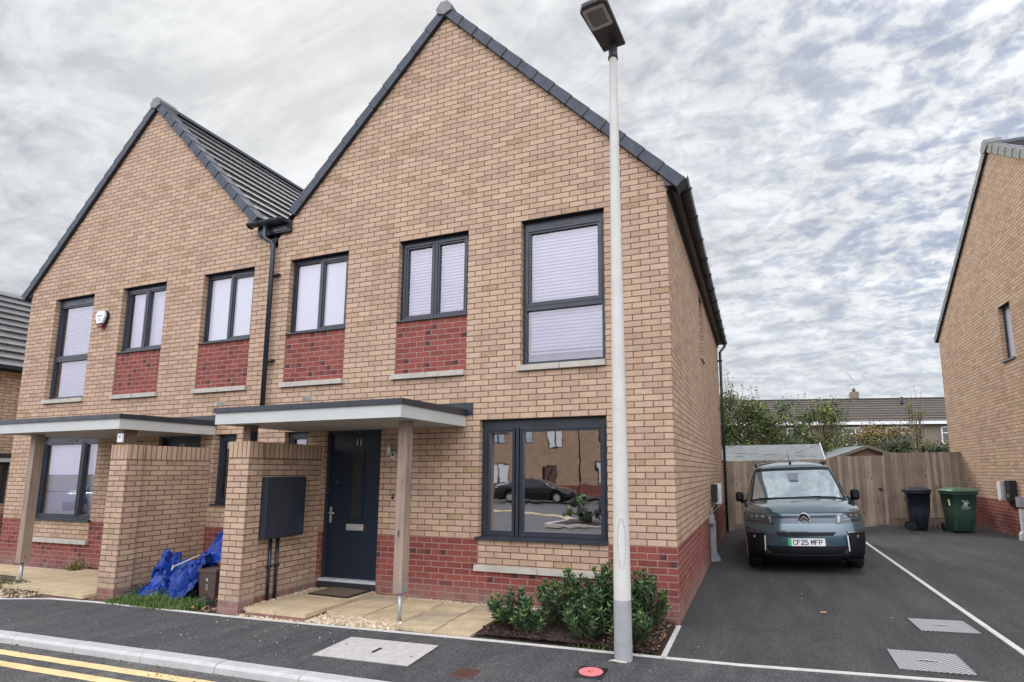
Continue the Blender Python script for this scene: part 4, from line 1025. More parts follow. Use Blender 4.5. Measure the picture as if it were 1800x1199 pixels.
# ============================================================ lamp post
def lamp_post():
    T = thing('street_lamp', (-.332, -1.262, 0), 'tall pale grey street lamp standing on the pavement before the shrubs', 'street lamp')
    m = MB(); n = 8
    def col(z0, z1, r0, r1, mat, nz=1):
        rows = []
        for k in range(nz+1):
            t = k/nz; z = lerp(z0, z1, t); r = lerp(r0, r1, t); rows.append([(r*math.cos(2*math.pi*i/16+.2), r*math.sin(2*math.pi*i/16+.2), z) for i in range(17)])
        m.grid(rows, mat)
    col(-.1, .52, .083, .079, 'pole_base', 3); 
    m.build('base_sleeve', T)
    m = MB(); col(.52, 5.92, .079, .040, 'pole', 12); merge(m); sh = m.build('column', T)
    dr = MB(); 
    pts = []
    for a in range(0, 361, 10):
        x = .018*math.cos(R(a)); z = .05*math.sin(R(a)); pts.append((x*2.0, z*4.4))
    dr.tube([(x*1.0+.018, -math.sqrt(max(0, .0765**2-(x*1.0+.018)**2))-.0012, 1.02+z) for x, z in pts], .0014, 'galv', 5, cap=False); dr.build('access_door', sh)
    m = MB(); m.tube([(0, 0, 5.90), (0, 0, 5.93), (0, 0, 6.05)], [.052, .050, .046], 'lantern', 16); m.build('spigot', T)
    # lantern reaches out over the pavement
    m = MB(); o = [(.115, .065), (-.125, .065), (-.145, -.50), (-.10, -.56), (.12, -.56), (.14, -.50)]
    low = [(x, y, 6.075) for x, y in o]; top = [(x*.86, y*.93, 6.155) for x, y in o]; mid = [(x*1.02, y*1.01, 6.10) for x, y in o]
    for A, B in ((low, mid), (mid, top)):
        for i in range(6): j = (i+1) % 6; m.quad_out([A[i], A[j], B[j], B[i]], 'lantern', ((A[i][0]+A[j][0])/2, (A[i][1]+A[j][1])/2+.24, 0))
    m.quad_out(low, 'lantern', (0, 0, -1)); m.quad_out(top, 'lantern', (0, 0, 1)); h = m.build('lantern', T, bevel=.006); h.rotation_euler = (0, 0, R(-7))
    m = MB(); q = []
    for cx, cy in ((.075, -.27), (.075, -.485), (-.098, -.485), (-.098, -.27)):
        sx = 1 if cx > 0 else -1; sy = 1 if cy > -.4 else -1
        for a in range(0, 91, 30):
            b_ = a if sx*sy > 0 else 90-a; q.append((cx+sx*.028*math.cos(R(b_)), cy+sy*.028*math.sin(R(b_)), 6.0745))
    q.sort(key=lambda p: math.atan2(p[1]+.38, p[0]+.011)); m.quad_out(q, 'lens', (0, 0, -1)); m.quad_out([(x*.72-.003, (y+.38)*.72-.38, 6.0735) for x, y, z in q], 'lens2', (0, 0, -1)); m.build('lens', h)
    m = MB(); m.tube([(-.07, -.07, .006), (-.1, -.10, .012), (-.07, -.085, .012), (0, -.095, .01), (.05, -.085, .008)], .010, 'debris2', 6); m.build('mortar_smear', T)
M['lens2'] = plain('led_panel', (.17, .16, .155), .3, nscale=40, namt=.35)
M['debris2'] = concrete('mortar_smear', (.55, .52, .42), 20)
lamp_post()

# ============================================================ fence, gate, sheds
def fpt(t):     # runs from behind no. 11 to the right-hand gable
    x = lerp(-.5, 5.98, t); return Vector((x, 9.66+.216*x, 0))
FU = (fpt(1)-fpt(0)).normalized(); FN = Vector((FU.y, -FU.x, 0))
def boarded(name, xa, xb, top_a, top_b, label, cat, group, board=.1, back=0.0, gboard=True, cover=None):
    A = Vector((xa, 9.66+.216*xa, 0)); B = Vector((xb, 9.66+.216*xb, 0)); L = (B-A).length
    A += -FN*back; org = (A.x, A.y, hz(A.x, A.y)); T = thing(name, org, label, cat, group, rz=math.atan2(FU.y, FU.x))
    za = hz(A.x, A.y); zB = hz(B.x, B.y)-za
    n = max(1, round(L/(board*.88))); m = MB(); p = L/n
    for i in range(n):
        x0, x1 = i*p, i*p+p*1.12; t = i/n; z0 = zB*t+(.17 if gboard else .03); z1 = lerp(top_a, top_b, t)-za+rnd.uniform(-.008, .008); tw = rnd.uniform(-.004, .004)
        m.prism([(x0, -.012-tw, z0), (x1, -.030-tw, z0), (x1, -.008, z0), (x0, .004, z0)], (0, 0, z1-z0), 'fence%d' % rnd.randint(0, 3))
    m.build('boards', T)
    if gboard:
        g = MB(); g.prism([(0, -.012, -.02), (L, -.012, zB-.02), (L, -.012, zB+.165), (0, -.012, .165)], (0, .03, 0), 'fence0'); g.build('gravel_board', T)
    if cover:
        g = MB(); g.prism([(0, -.03, top_a-za), (L, -.03, top_b-za), (L, -.03, top_b-za+.02), (0, -.03, top_a-za+.02)], (0, .05, 0), 'fence0'); g.build('capping', T)
    return T, L
for i, (a, b_) in enumerate((((.10, .077, .058), (.26, .205, .155)), ((.14, .108, .080), (.35, .28, .212)), ((.18, .141, .107), (.41, .335, .258)), ((.12, .094, .069), (.30, .24, .180)))):
    M['fence%d' % i] = wood('fence_board', a, b_)
G = 'boarded garden fence across the end of the drive'
boarded('boarded_fence', -.6, 2.80, 1.92, 1.97, 'brown boarded fence panel left of the gate, behind the van', 'fence', G)
Tg, Lg = boarded('garden_gate', 2.83, 4.08, 2.04, 2.06, 'closed brown boarded garden gate with a small latch between the fence panels', 'gate', None, back=-.01, gboard=False)
m = MB(); m.box(Lg-.20, Lg-.12, -.045, -.022, .98, 1.02, 'frame_dk'); m.tube([(Lg-.16, -.03, 1.0), (Lg-.16, -.05, 1.0), (Lg-.10, -.055, .97)], .008, 'frame_dk', 6); m.build('latch', Tg)
m = MB(); m.box(0, Lg, -.05, .02, -.02, .035, 'edge'); m.build('threshold', Tg)
boarded('boarded_fence', 4.15, 6.0, 2.13, 2.15, 'brown boarded fence panel behind the two wheelie bins', 'fence', G)
def post(x, z):
    A = Vector((x, 9.66+.216*x, hz(x, 10))); m = MB(); m.box(-.035, .035, -.05, .03, -.1, z-A.z, 'fence0'); o = m.build('fence_post', loc=A); o.rotation_euler = (0, 0, math.atan2(FU.y, FU.x)); return o
tag(post(2.815, 2.0), 'narrow timber fence post at the latch-free side of the gate', 'fence post', 'gate posts')
tag(post(4.115, 2.13), 'narrow timber fence post between the gate and the bin side panel', 'fence post', 'gate posts')

def shed1():
    T = thing('garden_shed', (1.2, 12.9, .1), 'wide garden shed with a pale grey felt roof behind the van', 'shed')
    x0, x1 = -2.6, 1.62; m = MB()
    m.box(x0+.1, x1-.12, -.6, 1.5, -.4, 1.86, 'shed_wood'); m.build('walls', T)
    r = MB(); zt, zl = 2.42, 1.85
    n = 14
    rows = []
    for j in range(7):
        t = j/6; y = lerp(-.85, .45, t); z = lerp(zl, zt, t)
        rows.append([(lerp(x0, x1+.0, i/n), y, z+.018*math.sin(i*2.3+j*1.1)*math.sin(math.pi*t)) for i in range(n+1)])
    r.grid(rows, 'felt'); r.grid([[(p[0], p[1], p[2]-.03) for p in q] for q in rows], 'felt', flip=True)
    r.quad_out([(x0, .45, zt), (x1, .45, zt), (x1, 1.75, zl), (x0, 1.75, zl)], 'felt', (0, 0, 1)); ro = r.build('roof', T)
    r = MB(); r.prism([(x1-.0, -.87, zl-.05), (x1, .45, zt-.01), (x1, .45, zt+.05), (x1, -.87, zl+.02)], (.03, 0, 0), 'verge_pale2'); r.prism([(x1, .45, zt-.01), (x1, 1.77, zl-.05), (x1, 1.77, zl+.02), (x1, .45, zt+.05)], (.03, 0, 0), 'verge_pale2'); r.build('bargeboard', T)
    r = MB()
    for a, b_ in (((.25, .30), (x0+.3, x0+1.9)), ((.55, .25), (x0+1.3, x1-.2))):
        r.tube([(lerp(b_[0], b_[1], k/8), lerp(-.85, .45, a[0]+(a[1]-a[0])*k/8), lerp(zl, zt, a[0]+(a[1]-a[0])*k/8)+.004) for k in range(9)], .012, 'felt', 5)
    r.tube([(lerp(.2, x1, k/8), lerp(-.85, .45, k/8), lerp(zl, zt, k/8)+.004) for k in range(9)], .013, 'felt', 5)
    r.build('felt_fold', ro)
M['verge_pale2'] = plain('white_barge', (.60, .60, .58), .6)
shed1()
def shed2():
    T = thing('garden_shed', (4.30, 14.3, .1), 'small reddish timber shed with a pointed gable above the gate', 'shed', rz=R(22))
    h, e = 2.36, 1.74; w = 1.95
    m = MB(); 
    for k in range(9):
        z0 = 1.1+k*.13; z1 = z0+.128; hw = lambda z: min(w-.06, (h-.04-z)/(h-e)*w)
        if hw(z1) < .02: break
        m.quad_out([(-hw(z0), -.0, z0), (hw(z0), -.0, z0), (hw(z1), -.012, z1), (-hw(z1), -.012, z1)], 'shed_wood', (0, -1, 0))
    m.box(-w+.05, w-.05, .01, 2.0, -.4, e, 'shed_wood'); m.build('walls', T)
    r = MB()
    for s in (-1, 1):
        r.quad_out([(0, -.12, h+.03), (0, 2.2, h+.03), (s*(w+.05), 2.2, e-.0), (s*(w+.05), -.12, e-.0)], 'felt', (0, 0, 1))
        r.quad_out([(0, -.12, h-.0), (0, 2.2, h-.0), (s*(w+.05), 2.2, e-.03), (s*(w+.05), -.12, e-.03)], 'felt', (0, 0, -1))
    r.build('roof', T); r = MB()
    for s in (-1, 1): r.prism([(0, -.14, h-.06), (s*(w+.05), -.14, e-.09), (s*(w+.05), -.14, e+.01), (0, -.14, h+.045)], (0, .025, 0), 'post_dark2')
    r.build('bargeboard', T)
M['post_dark2'] = plain('barge_brown', (.17, .15, .125), .8)
shed2()

# ============================================================ far terrace behind the hedge
def far_terrace():
    T = thing('terraced_house', (4.0, 33.0, 0), 'long low terrace far behind the hedge, brown tiled roof and white windows', 'terrace', rz=R(14))
    M['far_brick'] = concrete('far_brick', (.20, .16, .12), 3); x0, x1 = -14, 18
    m = MB(); m.box(x0, x1, 0, 8, -.5, 4.62, 'far_brick'); m.build('wall', T)
    r = MB(); n = 9; zr = 6.75
    for i in range(n):
        a, b_ = i/n, (i+1)/n; ya, yb = lerp(-.35, 4, a), lerp(-.35, 4, b_); za, zb = lerp(4.78, zr, a), lerp(4.78, zr, b_)
        r.quad_out([(x0, ya-.03, za+.07), (x1, ya-.03, za+.07), (x1, yb, zb), (x0, yb, zb)], 'roof_far', (0, 0, 1)); r.quad_out([(x0, ya-.03, za+.07), (x1, ya-.03, za+.07), (x1, ya, za-.02), (x0, ya, za-.02)], 'tar_road', (0, -1, 0))
    r.quad_out([(x0, 8.3, 4.7), (x1, 8.3, 4.7), (x1, 4, zr), (x0, 4, zr)], 'roof_far', (0, 0, 1)); r.box(x0, x1, 3.9, 4.1, zr-.02, zr+.10, 'roof_far'); ro = r.build('roof', T)
    f = MB(); f.box(x0, x1, -.40, -.36, 4.60, 4.80, 'white'); f.build('fascia', T)
    for k, xx in enumerate((-9.5, -5.2, -1.2, 2.3, 5.0, 8.35, 10.9, 14.6)):
        w = MB(); ww = 1.25 if k % 2 else 1.5
        for a, b_, c, d in ((0, ww, 3.3, 3.38), (0, ww, 4.38, 4.46), (0, .08, 3.3, 4.46), (ww-.08, ww, 3.3, 4.46), (.08, ww-.08, 4.02, 4.08), (ww*.62, ww*.62+.07, 3.38, 4.38)): w.box(xx+a, xx+b_, -.05, -.002, c, d, 'white')
        w = w.build('window', T); p = MB(); p.quad_out([(xx, -.012, 3.3), (xx+ww, -.012, 3.3), (xx+ww, -.012, 4.46), (xx, -.012, 4.46)], 'sideglass', (0, -1, 0)); p.build('pane', w)
    c = MB(); c.box(4.75, 5.2, 3.9, 4.4, 6.6, 7.35, 'far_brick'); c.tube([(4.97, 4.15, 7.35), (4.97, 4.15, 7.6)], .11, 'brown', 10); ch = c.build('chimney', T)
    a = MB(); a.tube([(5.0, 4.1, 7.3), (5.0, 4.1, 8.25)], .02, 'galv', 6); a.tube([(5.0, 4.1, 8.15), (4.35, 4.0, 8.95)], .014, 'galv', 6)
    for k in range(7): a.tube([(5.0-.09*k-.14, 4.1, 8.25+.11*k), (5.0-.09*k+.04, 4.1, 8.40+.11*k-.02)], .008, 'galv', 4)
    a.tube([(4.6, 4.1, 7.9), (5.4, 4.1, 7.9)], .012, 'galv', 5)
    for k in range(5): a.tube([(4.65+.17*k, 4.1, 7.75), (4.65+.17*k, 4.1, 8.05)], .008, 'galv', 4)
    a.build('aerial', ch)
    v = MB(); v.tube([(7.5, 2.7, 6.0), (7.5, 2.7, 6.75)], .10, 'frame_dk', 8); v.box(7.2, 7.8, 2.3, 2.75, 6.02, 6.07, 'verge_pale'); v.build('vent_pipe', ro)
    v = MB(); v.tube([(-4.2, 3.6, 6.4), (-4.2, 3.6, 7.05)], .09, 'frame_dk', 8); v.build('vent_pipe', ro)
M['roof_far'] = rooftile('far_tiles', (.105, .082, .064))
far_terrace()
# ============================================================ plants
def leaf(mb, k_, p, d, n, l, w, fold=.15):
    """one pointed leaf: four verts, two faces"""
    s = d.cross(n).normalized(); b = len(mb.v); mid = p+d*l*.5
    mb.v += [p, mid+s*w*.5+n*l*fold*.3, p+d*l, mid-s*w*.5+n*l*fold*.3]
    mb.f.append([b, b+1, b+2, b+3]); mb.mi.append(k_); mb.sm.append(False)
def rv(): 
    while True:
        v = Vector((rnd.uniform(-1, 1), rnd.uniform(-1, 1), rnd.uniform(-1, 1)))
        if .05 < v.length < 1: return v.normalized()
def laurel(x, y, z, h, r, nst, label, lean=(0, 0)):
    """low evergreen: stems with whorls of narrow glossy leaves"""
    T = thing('evergreen_shrub', (x, y, z), label, 'shrub', 'evergreen shrubs in the bed under the window')
    st = MB(); lf = MB(); kl = lf.mat('shrub'); kt = lf.mat('shrub_tip')
    for i in range(nst):
        a = rnd.uniform(0, 6.283); rr = r*math.sqrt(rnd.random()); hh = h*(1-.45*(rr/r)**2)*rnd.uniform(.72, 1.08)
        tip = Vector((rr*math.cos(a)+lean[0]*hh, rr*math.sin(a)*.8+lean[1]*hh, hh)); base = Vector((tip.x*.22, tip.y*.22, 0)); md = base.lerp(tip, .5)+Vector((tip.x*.12, tip.y*.12, -.02))
        P = [base, md, tip]; st.tube(P, [.006, .004, .002], 'twig', 5, cap=False)
        N = int(16+hh*34)
        for k in range(N):
            t = .22+.78*(k/N)**.8; q = base.lerp(md, t*2) if t < .5 else md.lerp(tip, t*2-1)
            ax = (tip-md).normalized(); ang = k*2.4+rnd.uniform(-.4, .4); o = ax.orthogonal().normalized(); o2 = ax.cross(o)
            d = ((o*math.cos(ang)+o2*math.sin(ang))*rnd.uniform(.7, 1.1)+ax*rnd.uniform(.35, 1.2)).normalized()
            nrm = (ax-d*ax.dot(d)).normalized()
            leaf(lf, kt if (k > N-5 and rnd.random() < .45) else kl, q, d, nrm, rnd.uniform(.055, .10), rnd.uniform(.020, .030))
        for k in range(7):   # tip rosette
            ang = k*.9; o = Vector((math.cos(ang), math.sin(ang), 0)); d = (o*.75+Vector((0, 0, 1))).normalized()
            leaf(lf, kt if rnd.random() < .35 else kl, tip, d, (Vector((0, 0, 1))-d*d.z).normalized(), rnd.uniform(.045, .075), .019)
    st.build('stems', T); lf.build('foliage', T); return T
laurel(-1.68, -.72, .03, .38, .26, 34, 'leftmost low shrub at the corner of the paving slabs')
laurel(-1.38, -.92, .03, .24, .18, 20, 'small bright green low shrub at the front edge of the bed')
laurel(-1.08, -.55, .03, .56, .38, 60, 'bushy shrub under the middle of the big ground floor window')
laurel(-.62, -.62, .03, .64, .34, 62, 'tallest dense shrub directly behind the lamp post')
laurel(-.30, -.50, .03, .60, .26, 52, 'shrub right of the lamp post against the house corner')
laurel(-.80, -.90, .03, .36, .24, 34, 'low shrub in front, just left of the lamp post')
laurel(-.30, -.98, .03, .30, .22, 26, 'low spreading shrub behind the foot of the lamp post')

def bush(name, x, y, z, rx, ry, h, mats, nleaf, label, ls=(.05, .09), nst=14, sparse_top=0, group='trees and shrubs behind the back fence', cat='bush', clumps=26, trunk=.03, lowfill=True):
    T = thing(name, (x, y, z), label, cat, group)
    st = MB(); lf = MB(); ks = [lf.mat(m) for m in mats]; C = []
    for i in range(clumps):
        a = rnd.uniform(0, 6.283); rr = math.sqrt(rnd.random()); zz = h*rnd.uniform(.12 if lowfill else .4, .92); f = math.sqrt(max(.05, 1-((zz/h-.42)/.62)**2))
        C.append((Vector((rx*rr*f*math.cos(a), ry*rr*f*math.sin(a), zz)), rnd.uniform(.16, .34)*min(rx, h*.6), rnd.randrange(len(ks))))
    for i in range(nst):
        c = C[i % len(C)][0]; b = Vector((c.x*.15, c.y*.15, 0)); md = b.lerp(c, .55)+Vector((rnd.uniform(-.1, .1), 0, .05)); st.tube([b, md, c], [trunk, trunk*.6, trunk*.25], 'twig', 5, cap=False)
        for k in range(3):
            d = rv(); d.z = abs(d.z); st.tube([md.lerp(c, rnd.random()), c+d*rx*.30], [trunk*.3, .004], 'twig', 4, cap=False)
    for i in range(sparse_top):
        a = rnd.uniform(0, 6.283); b = Vector((rx*.5*rnd.uniform(-1, 1), ry*.5*math.sin(a), h*.6)); tp = b+Vector((rnd.uniform(-.45, .45), rnd.uniform(-.2, .2), h*rnd.uniform(.36, .52)))
        st.tube([b, b.lerp(tp, .6)+Vector((.04, 0, 0)), tp], [.012, .008, .003], 'twig', 4, cap=False)
        for k in range(34):
            q = b.lerp(tp, rnd.uniform(.15, 1))+rv()*.06; leaf(lf, ks[0], q, rv(), rv(), rnd.uniform(*ls)*.75, rnd.uniform(*ls)*.45)
    for i in range(nleaf):
        c, r, kc = C[rnd.randrange(len(C))]; d = rv(); p = c+d*r*rnd.random()**.45
        if p.z < .02: p.z = .02+rnd.random()*.1
        n = (d+rv()*.8+Vector((0, 0, .5))).normalized(); dd = n.orthogonal().normalized(); dd = (Matrix.Rotation(rnd.uniform(0, 6.28), 3, n) @ dd)
        leaf(lf, ks[kc] if rnd.random() < .8 else ks[rnd.randrange(len(ks))], p, dd, n, rnd.uniform(*ls), rnd.uniform(*ls)*.55)
    st.build('stems', T); lf.build('foliage', T); return T
bush('hedge_shrub', -.3, 14.2, 0, 1.45, .9, 4.75, ['hedge_a', 'hedge_a', 'hedge_d'], 17000, 'tall green shrub with bare shoots beside the house wall', sparse_top=12, clumps=75, ls=(.07, .13))
bush('hedge_shrub', 1.15, 15.0, 0, 1.5, .8, 4.35, ['hedge_d', 'hedge_a', 'hedge_a'], 12000, 'yellow-tinged green shrub behind the wide shed roof', sparse_top=6, clumps=62, ls=(.07, .13))
bush('small_tree', 2.9, 16.2, 0, 1.8, .9, 4.35, ['hedge_d', 'hedge_a', 'hedge_a'], 10500, 'loose light green small tree with visible branches behind the van', sparse_top=5, clumps=70, ls=(.06, .12), lowfill=False, trunk=.045, nst=24, cat='tree')
bush('hedge_shrub', 5.2, 16.8, 0, 1.5, .8, 3.45, ['hedge_b', 'hedge_d', 'hedge_b'], 9500, 'rust-tinted autumn shrub above the small pointed shed', sparse_top=4, clumps=60, ls=(.06, .12))
bush('hedge_shrub', 7.0, 17.4, 0, 1.3, .8, 2.85, ['hedge_d', 'hedge_a', 'hedge_b'], 8000, 'green and brown shrub beside the right-hand gable', sparse_top=3, clumps=50, ls=(.06, .12))
bush('hedge_shrub', 6.9, 19.0, 0, .5, .4, 4.6, ['hedge_d'], 240, 'thin wispy sapling in front of the far roof near the right gable', sparse_top=6, clumps=8, lowfill=False, cat='sapling')
for x, y, w, l in ((-.2, 13.6, 1.3, 'dark evergreen hedge behind the left end of the wide shed'), (2.0, 14.9, 1.4, 'dark evergreen hedge between the two sheds'), (5.3, 15.9, 1.5, 'dark evergreen hedge behind the small pointed shed'), (7.3, 16.4, 1.2, 'dark evergreen hedge at the right gable end')):
    bush('evergreen_hedge', x, y, 0, w, .6, 2.75, ['hedge_c', 'hedge_c', 'hedge_a'], 7000, l, nst=8, clumps=50, ls=(.07, .13), cat='hedge')

def grass_patch(name, cx, cy, rx, ry, n, h, mat='grass', z=.0, fn=None):
    m = MB(); k_ = m.mat(mat)
    for i in range(n):
        a = rnd.uniform(0, 6.283); r = math.sqrt(rnd.random()); x = cx+rx*r*math.cos(a); y = cy+ry*r*math.sin(a)
        if y < edge_y(x)-.02: continue
        hh = h*rnd.uniform(.5, 1.1)*(1-.4*r); la = rnd.uniform(0, 6.283); le = rnd.uniform(.1, .8)*hh; w = .004
        b = len(m.v); t = Vector((math.cos(la), math.sin(la), 0)); s = Vector((-t.y, t.x, 0))*w; P = Vector((x, y, z))
        m.v += [P-s, P+s, P+s*.7+t*le*.4+Vector((0, 0, hh*.7)), P-s*.7+t*le*.4+Vector((0, 0, hh*.7)), P+t*le+Vector((0, 0, hh))]
        m.f += [[b, b+1, b+2, b+3], [b+3, b+2, b+4]]; m.mi += [k_, k_]; m.sm += [False, False]
    o = m.build(name); o['kind'] = 'stuff'; return o
grass_patch('grass', -6.35, -1.20, .75, .22, 2600, .14)
grass_patch('grass', -6.9, -1.25, .3, .2, 500, .10)
grass_patch('grass', -.5, -1.06, .45, .05, 90, .06)
grass_patch('grass', -10.5, -1.5, .9, .12, 300, .07)
def weeds(x, y, z, r, h, n, label, mat='weed', ln=.05):
    T = thing('weed_clump', (x, y, z), label, 'weed', 'weeds round the porches')
    m = MB(); k_ = m.mat(mat); st = MB()
    for i in range(n):
        a = rnd.uniform(0, 6.283); rr = r*math.sqrt(rnd.random()); tip = Vector((rr*math.cos(a), rr*math.sin(a)*.7, h*rnd.uniform(.3, 1)*(1-.4*rr/r))); b = tip*.3; b.z = 0
        st.tube([b, tip], [.003, .0015], mat, 4, cap=False)
        for k in range(12):
            q = b.lerp(tip, rnd.uniform(.2, 1)); d = (rv()+Vector((0, 0, .3))).normalized(); leaf(m, k_, q, d, d.orthogonal().normalized(), rnd.uniform(.6, 1.2)*ln, ln*.35)
    st.build('stems', T); m.build('leaves', T)
weeds(-6.85, -.95, 0, .42, .30, 60, 'grey-green trailing weeds along the left porch wall')
weeds(-6.4, -.95, 0, .35, .26, 40, 'frosty green weeds beside the blue tarp')
weeds(-7.05, -.62, 0, .16, .62, 22, 'tall dusty weed against the left porch wall behind the tarp')
weeds(-5.75, -1.0, 0, .25, .14, 18, 'small weeds at the foot of the brown caddy')
weeds(-9.75, -.25, .05, .18, .24, 26, 'dry green tuft against the red plinth left of the canopy post', 'hedge_d')
weeds(-9.15, -.12, .06, .12, .26, 24, 'yellow-green tuft against the red plinth right of the canopy post', 'hedge_d')
weeds(-9.35, -1.25, 0, .22, .2, 26, 'dark weeds round the steel foot of the left canopy post', 'hedge_a')

# ============================================================ crumpled blue tarp and caddy
def tarp():
    T = thing('blue_tarpaulin', (-6.5, -.75, .02), 'crumpled bright blue plastic sheet heaped between the porch walls', 'tarpaulin')
    m = MB(); n = 46; rows = []
    from mathutils import noise as ns
    P = [(-.62, .06), (-.50, .34), (-.36, .50), (-.15, .40), (.10, .38), (.28, .52), (.42, .46)]
    def crest(u):
        x = lerp(-.62, .42, u)
        for (a, b), (c, d) in zip(P, P[1:]):
            if x <= c+1e-6:
                t = (x-a)/(c-a); t = t*t*(3-2*t); return lerp(b, d, t)
        return P[-1][1]
    for j in range(n+1):
        v = j/n; r = []
        for i in range(n*2+1):
            u = i/(n*2); x = lerp(-.48, .42, u); cr = crest(u)
            prof = math.sin(math.pi*min(1, v*1.02))**.75
            q = Vector((x*3.1, v*3.0, 1.7)); f = ns.noise(q*1.2)*.30+abs(ns.noise(q*2.6))*.42-abs(ns.noise(q*5.5))*.22+ns.noise(q*11)*.05
            y = lerp(-.34-.05*math.sin(u*9), .26, v)+ns.noise(q*1.7+Vector((9, 0, 0)))*.16-abs(ns.noise(q*4.1+Vector((3, 0, 0))))*.09
            z = max(.0, cr*prof*(1.0+f*1.1)-.10*abs(ns.noise(q*4.3))) if 0 < j < n else .0
            r.append((x+ns.noise(q*2.1+Vector((0, 5, 0)))*.10+.10*v*u, y, z))
        rows.append(r)
    m.grid(rows, 'tarp', smooth=False); o = m.build('sheet', T)
    # a loose flap standing up against the wall, with its rope
    m = MB(); rows = []
    for j in range(13):
        r = []
        for i in range(13):
            u, v = i/12, j/12; x = lerp(.02, .66, u)+(.02*v); z = lerp(.36+.12*u, .44+.46*max(0, 1-abs(u-.60)/.62)**.8, v); q = Vector((u*3, v*3, 4))
            r.append((x, .08+.05*ns.noise(q*1.4)+.10*v-.12*(1-v), z+.02*ns.noise(q*3)))
        rows.append(r)
    m.grid(rows, 'tarp', smooth=False); m.build('flap', T)
    m = MB(); m.tube([(.0, -.22, .42), (.06, -.28, .36), (.10, -.27, .42), (.2, -.18, .48), (.3, -.08, .55)], .008, 'debris2', 6); m.build('rope', T)
tarp()
def caddy():
    T = thing('food_waste_caddy', (-5.90, -.84, .03), 'small dark brown lidded caddy between the tarp and the porch pier', 'bin', rz=R(6)); T.scale = (.88, .88, .92)
    m = MB(); a, b_ = .13, .16
    lo = [(-a, -a*.8, 0), (a, -a*.8, 0), (a, a*.8, 0), (-a, a*.8, 0)]; hi = [(-b_, -b_*.8, .38), (b_, -b_*.8, .38), (b_, b_*.8, .38), (-b_, b_*.8, .38)]
    for i in range(4): j = (i+1) % 4; m.quad_out([lo[i], lo[j], hi[j], hi[i]], 'bin_brown', ((lo[i][0]+lo[j][0]), (lo[i][1]+lo[j][1]), 0))
    m.quad_out(hi, 'bin_brown', (0, 0, 1)); bd = m.build('body', T, bevel=.01)
    m = MB(); m.box(-.175, .175, -.145, .145, .381, .42, 'bin_brown'); m.build('lid', T, bevel=.012)
    m = MB(); y = -.125
    for pts in ([(-.018, .285), (-.006, .30), (.004, .292), (.02, .305), (.012, .275), (.022, .25), (.004, .262), (-.012, .25), (-.008, .27)],): m.quad_out([(x, -a*.8-.024*(z/.38)-.003, z) for x, z in pts], 'mark', (0, -1, 0))
    for k in range(3): m.quad_out([(-.02, -a*.8-.024*(z/.38)-.003, z) for z in (.215-k*.03,)]+[(.02, -a*.8-.024*((.215-k*.03)/.38)-.003, .215-k*.03), (.02, -a*.8-.024*((.205-k*.03)/.38)-.003, .205-k*.03), (-.02, -a*.8-.024*((.205-k*.03)/.38)-.003, .205-k*.03)], 'mark', (0, -1, 0))
    m.build('print', bd)
caddy()

